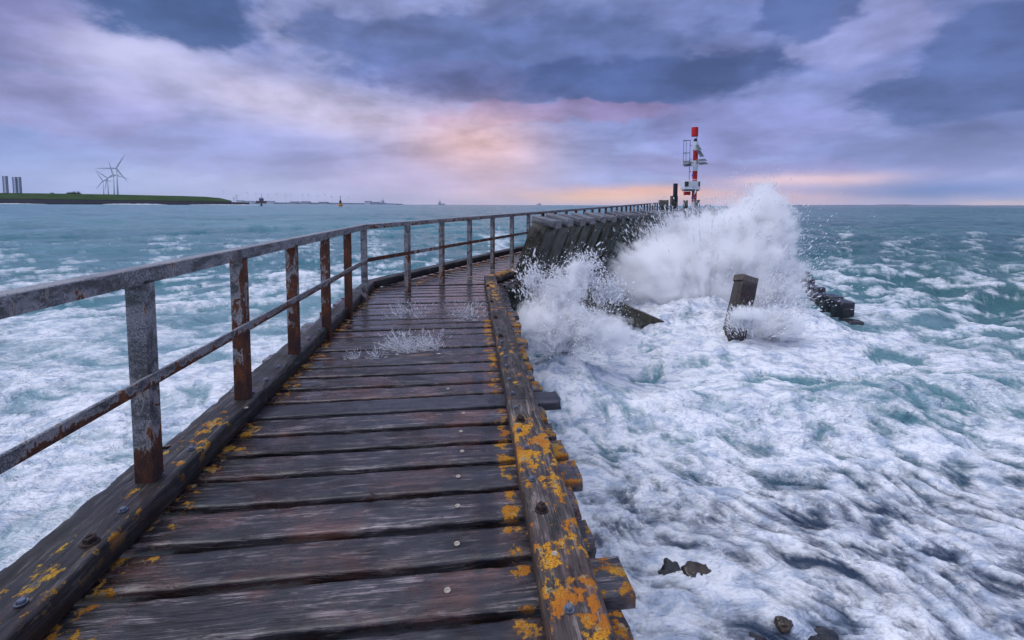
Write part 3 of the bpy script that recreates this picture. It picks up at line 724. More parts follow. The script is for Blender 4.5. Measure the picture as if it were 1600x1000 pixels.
def post_mesh(rust_lo):
    h = RTOP - .06 + .35
    me = grid_bar('post', h, chan(.078, .07, .009), 24)
    # stand it upright: x -> z
    v = np.empty(len(me.vertices) * 3, np.float32); me.vertices.foreach_get('co', v); v = v.reshape(-1, 3)
    v = np.stack([v[:, 1], v[:, 2], v[:, 0] + h / 2 - .35], 1); me.vertices.foreach_set('co', np.ascontiguousarray(v).ravel()); me.update()
    rust_attr(me, lambda c: 1.2 * sst(.44 - c[:, 2], 0, .30) * rust_lo + .35 * sst(np.abs(c[:, 2] - .53), .12, .02) + .3 * sst(c[:, 0], 0, .04))
    return me
PM, PM2 = post_mesh(1.0), post_mesh(.25)
def add_post(p, d, rust, first):
    n = Vector((d.y, -d.x, 0))
    o = obj('post', PM2 if first else PM, M['rail'], railing, frame((p.x, p.y, p.z), n) )
    o.color = (rust, 0, 0, 1); return o
def rail_bar(name, A, B, z, w, h, rust, rustfn, nseg):
    d = B - A; L = d.length
    me = grid_bar(name, L, [(-w / 2, -h), (w / 2, -h), (w / 2, -h * .5), (w / 2, -.004), (w / 2 - .004, 0), (-w / 2 + .004, 0), (-w / 2, -.004), (-w / 2, -h * .5)], nseg)
    rust_attr(me, rustfn)
    o = obj(name, me, M['rail'], railing, frame(((A.x + B.x) / 2, (A.y + B.y) / 2, (A.z + B.z) / 2 + z), d)); o.color = (rust, 0, 0, 1); return o
sp = (rb - rx0).length / 5
rusts = {-2: .2, -1: .2, 0: .22, 1: .50, 2: .54, 3: .57, 4: .78, 5: .2}
for i in range(-2, 6):
    add_post(rx0 + rd1 * sp * i, rd1, rusts[i], i == 5)
NP2 = 29; sp2 = .94
for i in range(1, NP2):
    add_post(rb + D2 * sp2 * i, D2, random.choice((.18, .26, .34)) if i < 7 else random.uniform(.50, .80), i < 7)
RA = rx0 + rd1 * sp * -2.4; RE = rb + D2 * sp2 * (NP2 - .8)
und = lambda c: .55 * sst(-c[:, 2], .02, .05)
rail_bar('top_rail', RA, rb + rd1 * .02, RTOP, .078, .072, .22, lambda c: .05 + .4 * und(c), 60)
rail_bar('top_rail', rb + D2 * .05, RE, RTOP - .002, .078, .07, .42, lambda c: .05 + .6 * und(c), 90)
off1 = n1 * .048; off2 = n2v * .048
rail_bar('mid_rail', RA + off1, rb + off1 + rd1 * .03, .635, .014, .056, .40, lambda c: .05 + 1.3 * sst(-c[:, 2], .02, .05) * (fbm2(c[:, 0] * 1.3, c[:, 0] * 0, 2) * .8 + .55), 80)
rail_bar('mid_rail', rb + off2 + D2 * .04, RE + off2, .635, .014, .056, .60, lambda c: .2 + .5 * fbm2(c[:, 0] * .8, c[:, 0] * 0, 2), 90)

# ------------------------------------------------------------------ raked pile wall beside the second run
wall = empty('pile_wall', (1.2, 10, W0), 'dark raked timber pile breakwater with grey capping blocks', 'breakwater')
w0 = at_z(812, 430, 0); WD = Vector((.496, .868, 0)); WN = Vector((.868, -.496, 0)); LEAN = .40
xs = [829, 850, 871.5, 891, 910.5, 928, 945.6, 959, 972, 987, 998]
ts = []
topz = 1.015
for px in xs:                                         # where each cap's near left corner is seen along the row
    d = ray(px, 336); base = w0 + WN * (LEAN * topz - .2)
    # solve base + WD t = s d (plan)
    det = d.x * (-WD.y) + WD.x * d.y; s_ = (base.x * (-WD.y) + WD.x * base.y) / det
    ts.append(((d.x * s_ - base.x) * WD.x + (d.y * s_ - base.y) * WD.y))
while len(ts) < 44: ts.append(ts[-1] + .66 + random.uniform(-.04, .04))
zup = Vector((WN.x * LEAN, WN.y * LEAN, 1)).normalized()
for i, t in enumerate(ts):
    b = w0 + WD * t
    w_ = (ts[i + 1] - ts[i] if i + 1 < len(ts) else .5) - .015; w_ = min(w_, .62)
    tz = topz + random.uniform(-.02, .02)
    foot = b + WN * (LEAN * -3.0) ; foot.z = -3.0
    top = b + WN * (LEAN * tz); top.z = tz
    d = foot - top
    dep = .34
    me = timber('pile', d.length, dep, dep, w_, 30 if i < 12 else 8, 5, .02, .012 if i < 12 else .006, 300 + i, None, .02, .03)
    mw = frame((top + foot) / 2 - WD * (.0), d, -WD)
    o = obj('pile', me, M['pile'], wall, mw)
    # block on the head, lying across the wall
    cl = .52 + random.uniform(-.03, .05)
    cc = top + WN * .03 + WD * (w_ / 2)
    capm = timber('cap', cl, .30, .31, .15, 10, 4, .014, .005, 400 + i, None, .006)
    obj('cap', capm, M['cap'], o, frame((cc.x, cc.y, tz + .145 + random.uniform(-.012, .012)), WN + WD * random.uniform(-.05, .05) + Vector((0, 0, -.22 + random.uniform(-.03, .03)))))
    if i == 0: WFIRST = top
# ------------------------------------------------------------------ timbers and stones in the water
ORD = 'first second third fourth fifth sixth seventh eighth ninth tenth eleventh twelfth thirteenth fourteenth'.split()
def beam_thing(name, A, B, w, h, mat, label, cat, group=None, seed=0, nx=24, hint=Vector((0, 0, 1))):
    d = B - A; L = d.length
    o = obj(name, timber(name, L, w, w, h, nx, 6, .02, .010, seed, None, .02, .03), M[mat], None, frame((A + B) / 2, d, hint))
    return tag(o, label, cat, group)
A = at_y(900, 443, 9.3); B = at_y(1042, 503, 9.7)
beam_thing('timber_brace', A, B + (B - A) * .5, .40, .36, 'brace', 'thick mossy brown timber sloping from pile wall down into the foam', 'beam', seed=601)
# raked pile standing alone in the surf
pt = at_y(1169, 432, 9.3); pb = at_y(1140, 560, 8.9)
lp = empty('leaning_pile', (pb.x, pb.y, pb.z), 'lone leaning square timber pile standing in the burst of spray', 'pile')
d = pb - pt
o = obj('shaft', timber('shaft', d.length + 1.2, .34, .34, .34, 30, 6, .02, .012, 611, None, .02, .03), M['stump'], lp, frame(pt + d.normalized() * (d.length + 1.2) / 2 + Vector((0, -.1, -.1)), d, Vector((0, -1, 0))))
obj('head_block', timber('head_block', .13, .355, .355, .36, 10, 4, .02, .008, 612, None, .01, .02), M['headb'], lp, frame(pt - d.normalized() * .045 + Vector((0, -.1 + .012, -.1 + .012)), d, Vector((0, -1, 0))))
A = at_y(1165, 498, 9.6); B = at_y(1215, 520, 9.2)
beam_thing('broken_beam', A, B, .25, .22, 'brace', 'short dark beam lying in foam behind the lone leaning pile', 'beam', seed=621)
# low row of pile heads running out of the burst
hp = [(1350, 505), (1333, 493), (1316, 482), (1301, 471), (1289, 461), (1279, 453), (1271, 446), (1264, 440), (1258, 434), (1253, 429), (1248, 424), (1243, 419), (1239, 415)]
for i, (px, py) in enumerate(hp):
    p = at_z(px, py, W0 + .22)
    s = random.uniform(.9, 1.1)
    lab = 'nearest pile head of the low dark row, barely above the water' if i == 0 else ('%s nearest pile head of the low dark row running into the burst' % ORD[i])
    top = max(sea_z(p.x, p.y), sea_z(p.x, p.y - .4)) + (.08 if i == 0 else .36 + random.uniform(-.04, .06))
    o = obj('pile_head', timber('pile_head', 1.5, .36 * s, .36 * s, .42 * s, 10, 5, .04, .02, 630 + i, None, .03, .03), M['block'], None,
            frame((p.x, p.y + .2, top - .75), (random.uniform(-.05, .05), random.uniform(-.05, .05), -1), Vector((0, -1, 0))))
    tag(o, lab, 'pile', 'low row of pile heads in the sea')
def rock(px, py, r, mat, label, seed, flat=.6, sink=.0):
    p = at_z(px, py, W0); z = sea_z(p.x, p.y)
    n, mrow = 28, 16; v = []; f = []
    for a in range(mrow + 1):
        th = math.pi * a / mrow
        for b in range(n):
            ph = 2 * math.pi * b / n; v.append((math.sin(th) * math.cos(ph), math.sin(th) * math.sin(ph), math.cos(th)))
    v = np.array(v); s_ = seed * 3.1
    q = 1 + .55 * fbm3(v[:, 0] * 1.1 + s_, v[:, 1] * 1.1, v[:, 2] * 1.1, 4, .5); q = q - .18 * np.abs(fbm3(v[:, 0] * 3 + s_, v[:, 1] * 3, v[:, 2] * 3, 3))
    q = q - .22 * (1 - np.abs(fbm3(v[:, 0] * 1.9 + s_, v[:, 1] * 1.9 + 4, v[:, 2] * 1.9, 2)) * 2)
    v = v * q[:, None] * np.array([r, r * .85, r * flat])
    for a in range(mrow):
        for b in range(n): f.append((a * n + b, (a + 1) * n + b, (a + 1) * n + (b + 1) % n, a * n + (b + 1) % n))
    o = obj('rock', mesh_from('rock', v, f), M[mat], None, Matrix.Translation((p.x, p.y, z + sink)))
    return tag(o, label, 'rock', 'rocks awash beside the walkway')
rock(1052, 894, .17, 'rock', 'black wet rock breaking the foam, left one of the touching pair', 1, .6, -.06)
rock(1092, 899, .19, 'rockb', 'brown wet rock breaking the foam, right one of the touching pair', 2, .6, -.07)
rock(1046, 978, .11, 'rockb', 'low smooth rock awash near the bottom edge, left of the reef', 3, .5, -.06)
rock(1222, 985, .07, 'rockb', 'reddish brown rock at the bottom edge of the foam', 4, .6)
rock(1290, 1006, .20, 'rock', 'broad black rock cut by the bottom edge of the picture', 5, .45, -.04)
rock(1185, 1008, .12, 'rock', 'dark rock at the bottom edge beside the broad black rock', 6, .45, -.04)

# ------------------------------------------------------------------ light beacon and piles at the end of the pier
BY = 45.0
def P(px, py, y=BY): return at_y(px, py, y)
S = BY / FPX
base = P(1084, 330)
bz = -.3
plat = empty('end_platform', (base.x, BY, bz), 'dark timber platform carrying the beacon at the far end of the pier', 'platform')
mb = MB()
for i in range(14): mb.box((base.x - 3.2 + i * .46, BY, -.05), (.42, 5.5, .1))
for i in range(14):
    MB().box((base.x - 3.2 + i * .46, BY, -.05), (.42, 5.5, .1)).build('deck_plank', M['pile'], plat)
for x_ in (-2.8, 0, 2.6):
    for y_ in (-2.2, 2.2): MB().tube((base.x + x_, BY + y_, -.1), (base.x + x_, BY + y_, -3.4), .2, n=10).build('support_post', M['pile'], plat)
# planks linking the second run with the platform
lnk = empty('link_bridge', ((END.x + base.x) / 2, (END.y + BY) / 2, -.1), 'far plank bridge between the walkway and the beacon platform', 'bridge')
dd = Vector((base.x - 1.0 - END.x + .7, BY - 2.6 - END.y, 0)); e0 = Vector((END.x - .7, END.y, -.06))
nn = int(dd.length / .6); dn = dd.normalized()
for i in range(nn):
    c = e0 + dd * ((i + .5) / nn)
    obj('plank', timber('plank', 1.9, dd.length / nn - .03, dd.length / nn - .03, .07, 3, 2, .01, .002, 700 + i), M['pile'], lnk, frame((c.x, c.y, -.03), (dn.y, -dn.x, 0)))
for s_ in (-.6, .6):
    a_ = e0 + Vector((dn.y, -dn.x, 0)) * s_; MB().tube(a_ + Vector((0, 0, -.12)), a_ + dd + Vector((0, 0, -.12)), .12, n=6).build('stringer', M['pile'], lnk)
bea = empty('light_beacon', (base.x, BY, 0), 'red and white banded light beacon mast at the end of the pier', 'beacon')
cx = base.x
def zz(py): return P(1084, py).z
rr_ = 22.5 / 6.25 * S
def band(y0, y1, mat, r=rr_, name='mast_band', x=None):
    MB().lathe((cx if x is None else x, BY, 0), [(r, min(zz(y0), zz(y1))), (r, max(zz(y0), zz(y1)))], 20).build(name, M[mat], bea, smooth=False)
Y = lambda zy: 180 + zy / 6.25
MB().lathe((cx, BY, 0), [(rr_, -.2), (rr_, zz(Y(845)))], 20).build('mast_band', M['white'], bea)
for a_, b_, m_ in ((845, 745, 'red'), (745, 643, 'white'), (643, 630, 'red'), (630, 625, 'white'), (625, 545, 'red'), (545, 444, 'white'), (444, 345, 'red'), (345, 258, 'white')): band(Y(a_), Y(b_), m_)
MB().lathe((cx - .05, BY, 0), [(rr_ * .75, zz(Y(258))), (rr_ * .75, zz(Y(240))), (rr_ * .45, zz(Y(236))), (rr_ * .45, zz(Y(228))), (rr_ * .2, zz(Y(226)))], 16).build('lantern', M['dark'], bea)
MB().tube((cx + .09, BY, zz(Y(300))), (cx + .09, BY, zz(Y(200))), .045).build('topmark_pole', M['white'], bea)
X = lambda zx: P(1000 + zx / 6.25, 260).x
MB().lathe((X(525), BY, 0), [(31 / 6.25 * S * .97, zz(Y(207))), (31 / 6.25 * S, zz(Y(204))), (31 / 6.25 * S, zz(Y(122))), (31 / 6.25 * S * .97, zz(Y(119)))], 28).build('topmark_drum', M['drum'], bea, smooth=False)
def panel(x0, y0, x1, y1, x2, y2, x3, y3):
    v = [Vector((X(a), BY - .25 + (.0 if k < 2 else -.35), zz(Y(b)))) for k, (a, b) in enumerate(((x0, y0), (x1, y1), (x2, y2), (x3, y3)))]
    n = (v[1] - v[0]).cross(v[3] - v[0]).normalized() * .05
    b = MB(); b.add([p for p in v] + [p + n for p in v], [(0, 1, 2, 3), (7, 6, 5, 4), (0, 4, 5, 1), (1, 5, 6, 2), (2, 6, 7, 3), (3, 7, 4, 0)])
    o = b.build('solar_panel', M['panel'], bea)
    fr = MB()
    for i in range(4): fr.tube(v[i] + n * .5, v[(i + 1) % 4] + n * .5, .03, n=5)
    fr.build('frame', M['grey'], o, base=WM[bea.name].translation)
panel(531, 292, 553, 290, 571, 340, 541, 345); panel(540, 350, 574, 346, 597, 405, 562, 410)
panel(541, 434, 620, 426, 628, 446, 550, 455); panel(550, 466, 632, 458, 639, 478, 560, 486)
panel(400, 452, 480, 444, 484, 464, 404, 474); panel(408, 482, 484, 474, 486, 498, 412, 503)
for zx, zy in ((535, 340), (536, 462), (482, 470)): MB().tube((X(510), BY, zz(Y(zy))), (X(zx + (20 if zx > 500 else -20)), BY - .35, zz(Y(zy))), .04, n=6).build('bracket', M['grey'], bea)
lad = MB()
for zx in (410, 472): lad.tube((X(zx), BY - .3, zz(Y(640))) if zx == 472 else (X(zx), BY - .3, zz(Y(450))), (X(zx), BY - .3, zz(Y(246))), .03, n=6)
lad.tube((X(443), BY - .1, zz(Y(450))), (X(443), BY - .1, zz(Y(246))), .025, n=6)
lad.build('ladder_rails', M['grey'], bea)
for zy in (250, 372, 460): 
    hp_ = MB(); hp_.tube((X(406), BY - .3, zz(Y(zy))), (X(476), BY - .3, zz(Y(zy))), .045, n=6); hp_.tube((X(406), BY - .3, zz(Y(zy))), (X(443), BY + .2, zz(Y(zy))), .03, n=6); hp_.build('cage_hoop', M['grey'], bea)
for zy in (300, 430, 550): MB().tube((X(470), BY - .3, zz(Y(zy))), (X(500), BY, zz(Y(zy))), .035, n=6).build('stand_off', M['grey'], bea)
# cabinet platform
cb = MB(); cb.box((X(498), BY, zz(Y(680))), (X(575) - X(420), 1.0, zz(Y(643)) - zz(Y(715)))); cab = cb.build('cabinet', M['white'], bea, bevel=.04)
MB().box((X(498), BY, zz(Y(722))), (X(580) - X(416), 1.15, .10)).build('cabinet_floor', M['white'], bea, bevel=.03)
MB().box((X(500), BY, zz(Y(736))), (X(568) - X(430), .8, .12)).build('floor_bearer', M['grey'], bea)
bc = WM[bea.name].translation
for a_, b_ in ((424, 460), (555, 570)):
    MB().box((X((a_ + b_) / 2), BY - .51, zz(Y(674))), (X(b_) - X(a_), .03, zz(Y(652)) - zz(Y(698)))).build('hatch', M['window'], cab, base=bc)
MB().box((X(510), BY - .52, zz(Y(672))), (X(530) - X(490), .05, zz(Y(645)) - zz(Y(700)))).build('door', M['white'], cab, base=bc, bevel=.01)
MB().box((X(463), BY - .1, zz(Y(764))), (X(492) - X(436), .4, zz(Y(748)) - zz(Y(782)))).build('red_box', M['red'], bea, bevel=.02)
MB().tube((X(512), BY - rr_ - .06, zz(Y(806))), (X(512), BY - rr_ + .02, zz(Y(806))), .11, n=20).build('blue_sign', M['blue'], bea)
MB().tube((X(508), BY - rr_ - .04, zz(Y(590))), (X(508), BY - rr_ + .02, zz(Y(590))), .09, n=16).build('blue_sign', M['blue'], bea)
# mooring piles around the platform
def mpile(px0, px1, pyt, y, mat, label, head=None):
    a_, b_ = at_y(px0, pyt, y), at_y(px1, pyt, y); c = (a_ + b_) / 2; w_ = (b_ - a_).length; dz_ = a_.z + 4.2
    e = empty('mooring_pile', (c.x, y, W0), label, 'pile', 'mooring piles at the pier end')
    obj('shaft', timber('shaft', dz_, w_, w_, w_, 10, 4, .04, .02, int(px0), None, .05, .05), M['pile'], e, frame((c.x, c.y + w_ / 2, a_.z - dz_ / 2), (0, 0, -1), Vector((0, -1, 0))))
    if head:
        t_ = at_y((px0 + px1) / 2, head[2], y); l_, r_ = at_y(head[0], head[2], y), at_y(head[1], head[2], y)
        MB().tube((c.x, y + w_ / 2, a_.z - .2), (c.x, y + w_ / 2, t_.z), (r_ - l_).length / 2, n=14).build('steel_head', M[mat], e, smooth=False)
    return e
mpile(1035, 1047, 312.5, 41, 'pile', 'short thick dark pile between railing end and tall post')
mpile(1052, 1061.5, 306, 42, 'dark', 'tall dark post with black steel upper half left of the beacon', (1053, 1059.8, 286.5))
mpile(1070.5, 1076.5, 313, 43, 'pile', 'thin dark pile close against the left of beacon mast')
mpile(1089, 1095.5, 312.5, 43, 'pile', 'dark pile just right of the beacon mast')
mpile(1105.5, 1112, 320.5, 41, 'pile', 'low dark pile showing through spray right of the beacon')
mpile(1117, 1124, 326, 40, 'pile', 'rightmost low dark pile sunk in the spray near the beacon')

# ------------------------------------------------------------------ far shore
def dist_z(px, py, y): return at_y(px, py, y)
DY = 1000.0
# dike: grass bank with a stone foot, running from the left edge to its tapering tip
def strip(name, pts_top, pts_bot, y, depth, mat, kind='structure'):
    v = []; f = []
    n = len(pts_top)
    for (xt, yt), (xb, yb) in zip(pts_top, pts_bot):
        t_, b_ = at_y(xt, yt, y + depth), at_y(xb, yb, y)
        v += [b_, t_, Vector((t_.x * (1 + depth * .5 / y), y + depth * 1.5, t_.z)), Vector((t_.x * 1.05, y + depth * 3, W0 - 1))]
    for i in range(n - 1):
        for j in range(3): f.append((i * 4 + j, (i + 1) * 4 + j, (i + 1) * 4 + j + 1, i * 4 + j + 1))
    o = obj(name, mesh_from(name, v, [tuple(reversed(q)) for q in f], False), M[mat]); return tag(o, kind=kind)
xs_ = [-900, -500, -200, 0, 60, 120, 180, 240, 290, 320, 345, 362]
ytop = [296, 299, 300.8, 301.4, 302, 302.9, 303.9, 305.2, 306.3, 307.3, 309.6, 313.6]
ymid = [307, 308.5, 309.5, 310.4, 311.0, 311.8, 312.6, 313.2, 313.9, 314.2, 314.6, 315.2]
strip('dike', list(zip(xs_, ytop)), list(zip(xs_, ymid)), DY, 26, 'grass')
xs2 = xs_ + [390]; yb2 = [312.5, 313.6, 314.4, 315.0, 315.3, 315.6, 315.9, 316.2, 316.5, 316.7, 316.8, 316.9, 317.2]
strip('dike_foot', list(zip(xs2, [a + .6 for a in ymid] + [316.4])), list(zip(xs2, [b + 2.5 for b in yb2])), DY - 14, 10, 'basalt')
# surf along the dike foot
for i, (a_, b_, h_, lab) in enumerate(((-60, 74, 1.9, 'white surf line along the dike foot at the left edge'), (168, 262, 2.4, 'white surf line along the middle of the dike foot'), (300, 408, 1.6, 'white surf line at the tip of the dike'))):
    v = []; f = []; n = 60
    for q in range(n + 1):
        px = a_ + (b_ - a_) * q / n; w_ = at_y(px, 317, DY - 30); e_ = math.sin(math.pi * q / n) ** .5
        hh = h_ * e_ * (.45 + .9 * abs(float(fbm2(np.array([px / 9.]), np.array([i * 3.3]), 3)[0]))) * DY / FPX
        for k_, (yo, zo) in enumerate(((-14, -.3), (-6, .8 * hh), (0, hh), (8, .5 * hh), (14, -.3))): v.append(Vector((w_.x, DY - 36 + yo, W0 + zo)))
    for q in range(n):
        for j in range(4): f.append((q * 5 + j, (q + 1) * 5 + j, (q + 1) * 5 + j + 1, q * 5 + j + 1))
    tag(obj('surf', mesh_from('surf', v, [tuple(reversed(t)) for t in f]), M['spray']), lab, 'surf', kind='stuff')
def turbine(px, hub_py, base_py, y, blade_px, ang, label, group='wind turbines behind the dike', yaw=.5):
    h = at_y(px, hub_py, y); b = at_y(px, base_py, y); k = y / FPX; L = blade_px * k
    e = empty('wind_turbine', (h.x, y, b.z - 12 * k), label, 'wind turbine', group)
    MB().tube((h.x, y, b.z - 12 * k), (h.x, y, h.z), L * .055, L * .035, 12).build('tower', M['turbine'], e, smooth=True)
    nd = Vector((math.sin(yaw), -math.cos(yaw), 0)); sdv = Vector((math.cos(yaw), math.sin(yaw), 0))
    MB().box((h.x - nd.x * .02 * L, y - nd.y * .02 * L, h.z + .02 * L), (L * .07, L * .16, L * .07), Matrix.Rotation(yaw, 3, 'Z')).build('nacelle', M['turbine'], e)
    hub = Vector((h.x, y, h.z + .02 * L)) + nd * L * .09
    MB().tube(hub - nd * L * .03, hub + nd * L * .05, L * .035, L * .015, 10).build('hub', M['turbine'], e)
    for q in range(3):
        a = R(ang + 120 * q); dv = sdv * math.cos(a) + Vector((0, 0, 1)) * math.sin(a); pv = sdv * -math.sin(a) + Vector((0, 0, 1)) * math.cos(a)
        v = []
        for t_, c_ in ((0, .022), (.12, .045), (.5, .032), (1, .008)):
            for s_, o_ in ((-1, -1), (1, -1), (1, 1), (-1, 1)): v.append(hub + dv * L * t_ + pv * L * c_ * s_ + nd * L * .008 * o_)
        f = [(i * 4 + j, i * 4 + (j + 1) % 4, (i + 1) * 4 + (j + 1) % 4, (i + 1) * 4 + j) for i in range(3) for j in range(4)] + [(3, 2, 1, 0), (12, 13, 14, 15)]
        MB().add(v, f).build('blade', M['turbine'], e)
turbine(182, 263.7, 306, 1900, 24, 62, 'tallest and nearest wind turbine, rightmost of the four behind the dike')
turbine(177, 273.3, 306, 2350, 20.5, 102, 'second wind turbine from the right of the four behind the dike')
turbine(168, 278.4, 306, 2700, 19, 20, 'second wind turbine from the left of the four behind the dike')
turbine(161, 282.7, 306, 3000, 16, 118, 'leftmost and smallest wind turbine of the four behind the dike')
def leg(px0, px1, pyt, y, label):
    a_, b_ = at_y(px0, pyt, y), at_y(px1, pyt, y); c = (a_ + b_) / 2; w_ = b_.x - a_.x; z0 = at_y(px0, 304, y).z - 10
    e = empty('rig_leg', (c.x, y, z0), label, 'rig leg', 'lattice rig legs behind the dike'); n = 12; hgt = c.z - z0
    cs = [Vector((c.x + w_ * .5 * math.cos(t), y + w_ * .5 * math.sin(t), 0)) for t in (R(210), R(330), R(90))]
    for q in cs: MB().tube((q.x, q.y, z0), (q.x, q.y, c.z), w_ * .10, n=6).build('chord', M['lattice'], e)
    br = MB()
    for i in range(n):
        for j in range(3):
            p, q = cs[j], cs[(j + 1) % 3]; za, zb = z0 + hgt * i / n, z0 + hgt * (i + 1) / n
            br.tube((p.x, p.y, za), (q.x, q.y, zb), w_ * .04, n=4); br.tube((q.x, q.y, za), (p.x, p.y, zb), w_ * .04, n=4)
    br.build('lattice_bracing', M['lattice'], e)
leg(5.2, 11, 275, 1800, 'lattice rig leg standing alone at the far left behind the dike')
leg(20.6, 26, 276.5, 1800, 'lattice rig leg, left one of the touching pair')
leg(26.4, 32, 276.5, 1830, 'lattice rig leg, right one of the touching pair')
# trees behind the dike
def tree(px, py, w_px, h_px, y, label, seed):
    k = y / FPX; b = at_y(px, 304, y); t_ = at_y(px, py, y); rw = w_px * k / 2; hh = t_.z - b.z + 4 * k
    e = empty('tree', (b.x, y, b.z - 4 * k), label, 'tree', 'trees behind the dike')
    tk = MB(); tk.tube((b.x, y, b.z - 4 * k), (b.x, y, b.z + hh * .3), rw * .10, rw * .05, 7)
    for q in range(4):
        a = q * 1.7; tk.tube((b.x, y, b.z - 1 * k), (b.x + math.cos(a) * rw * .6, y + math.sin(a) * rw * .6, b.z + hh * .25), rw * .05, rw * .02, 5)
    tk.build('trunk', M['leaf'], e)
    g = np.random.default_rng(seed); cr = MB()
    for q in range(420):
        d_ = g.normal(size=3); d_ /= np.linalg.norm(d_); r_ = g.uniform(.3, 1) * (.75 + .4 * math.sin(d_[0] * 5 + seed) * math.cos(d_[2] * 4))
        c = Vector((b.x + d_[0] * rw * r_, y + d_[1] * rw * r_, b.z - 4 * k + hh * .55 + d_[2] * hh * .5 * r_)); s_ = rw * .16
        p = [c + Vector(g.normal(size=3)) * s_ for _ in range(3)]; cr.add(p, [(0, 1, 2)])
    cr.build('crown', M['leaf'], e)
tree(82, 300.5, 6, 3, 1100, 'small dark tree left of the tree clump behind the dike', 1)
tree(108, 300.5, 9, 4, 1100, 'low bushy tree, left one of the clump behind the dike', 2)
tree(115, 298.6, 8, 5, 1110, 'tallest tree, middle of the clump behind the dike', 3)
tree(122, 299.6, 9, 4, 1100, 'dark tree, right one of the clump behind the dike', 4)

# buoys
def buoy(px, py_w, y, w_px, mat, label, tall):
    k = y / FPX; b = at_y(px, py_w, y); e = empty('buoy', (b.x, y, W0 - .6), label, 'buoy')
    z0 = b.z; r_ = w_px * k / 2
    MB().lathe((b.x, y, z0), [(r_ * .8, -1.0), (r_, -.2 * r_), (r_, .5 * r_), (r_ * .75, .75 * r_)], 18).build('float', M[mat], e)
    if tall:
        MB().lathe((b.x, y, z0), [(r_ * .55, .75 * r_), (r_ * .5, 2.0 * r_), (r_ * .3, 2.5 * r_)], 14).build('tower', M['dark' if mat == 'buoy_y' else mat], e)
        MB().tube((b.x, y, z0 + 2.4 * r_), (b.x, y, z0 + 4.0 * r_), r_ * .10, n=8).build('mast', M['dark'], e)
        for z_ in (3.3, 4.1): MB().lathe((b.x, y, z0 + z_ * r_), [(r_ * .05, 0), (r_ * .28, .08 * r_), (r_ * .03, .6 * r_)], 10).build('topmark', M['dark'], e)
    else: MB().lathe((b.x, y, z0), [(r_ * .6, .75 * r_), (r_ * .45, 2.6 * r_), (r_ * .1, 3.2 * r_)], 14).build('tower', M[mat], e)
buoy(532, 321, 420, 6.5, 'buoy_y', 'yellow and black buoy floating left of the long railing', True)
buoy(408.5, 320.5, 500, 3.2, 'buoy_g', 'small dark green buoy in front of the red ship', False)
# ships
def ship(px, py_w, y, len_px, mats, label, tower):
    k = y / FPX; b = at_y(px, py_w, y); L = len_px * k; e = empty('ship', (b.x, y, W0), label, 'ship'); H = L * .14
    prof = [(-.5, .10), (-.46, .12), (0, .13), (.38, .12), (.47, .06), (.5, .01)]
    v = []; f = []
    for x_, w_ in prof:
        rise = .35 * H * max(0, (x_ - .2)) * 3
        v += [Vector((b.x + x_ * L * .96, y - w_ * L * .6, b.z - 1)), Vector((b.x + x_ * L, y - w_ * L, b.z + H + rise)), Vector((b.x + x_ * L, y + w_ * L, b.z + H + rise)), Vector((b.x + x_ * L * .96, y + w_ * L * .6, b.z - 1))]
    n = len(prof)
    for i in range(n - 1):
        for j in range(4): f.append((i * 4 + j, (i + 1) * 4 + j, (i + 1) * 4 + (j + 1) % 4, i * 4 + (j + 1) % 4))
    f += [(3, 2, 1, 0), ((n - 1) * 4, (n - 1) * 4 + 1, (n - 1) * 4 + 2, (n - 1) * 4 + 3)]
    MB().add(v, f).build('hull', M[mats[0]], e)
    MB().box((b.x + L * tower, y, b.z + H * 1.9), (L * .30, L * .16, H * 1.8)).build('superstructure', M[mats[1]], e)
    MB().box((b.x + L * (tower + .02), y, b.z + H * 3.1), (L * .16, L * .13, H * .7)).build('bridge', M[mats[2]], e)
    MB().tube((b.x + L * tower, y, b.z + H * 3), (b.x + L * tower, y, b.z + H * 6.2), L * .02, L * .008, 6).build('mast', M['dark'], e)
    MB().tube((b.x - L * .18, y, b.z + H * 2), (b.x - L * .18, y, b.z + H * 3.4), L * .035, L * .03, 8).build('funnel', M[mats[1]], e)
    MB().box((b.x - L * .32, y, b.z + H * 1.25), (L * .25, L * .15, H * .5)).build('deck_load', M[mats[2]], e)
ship(408.5, 316.8, 1500, 17, ('ship_red', 'ship_blue', 'ship_white'), 'red and blue workboat beyond the small green buoy', .02)
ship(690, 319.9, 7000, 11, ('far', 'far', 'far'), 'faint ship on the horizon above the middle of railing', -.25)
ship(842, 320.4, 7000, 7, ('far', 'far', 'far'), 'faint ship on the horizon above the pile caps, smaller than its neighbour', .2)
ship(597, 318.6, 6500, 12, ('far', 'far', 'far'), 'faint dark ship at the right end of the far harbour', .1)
# far harbour: low quay, sheds, cranes and tiny turbines
def slab(name, px0, px1, pyt, pyb, y, mat, label, cat, group=None):
    a_, b_ = at_y(px0, pyt, y), at_y(px1, pyb, y)
    e = empty(name, ((a_.x + b_.x) / 2, y, W0), label, cat, group); hh = a_.z - W0
    MB().box(((a_.x + b_.x) / 2, y, W0 + hh / 2 - .5), (b_.x - a_.x, 60, hh + 1)).build('wall', M[mat], e)
    MB().box(((a_.x + b_.x) / 2, y, a_.z + 1.0), (b_.x - a_.x + 6, 66, 3)).build('roof', M['farland'], e)
YF = 5200
o = MB()
pts = [(300, 316.4), (360, 316.0), (420, 316.2), (470, 316.5), (520, 316.8), (560, 317.2), (600, 317.6), (618, 318.5)]
v = []; f = []
for px, py in pts:
    t_ = at_y(px, py, YF + 40); v += [Vector((t_.x, YF + 30, W0 - 1)), t_, Vector((t_.x, YF + 400, t_.z)), Vector((t_.x, YF + 430, W0 - 1))]
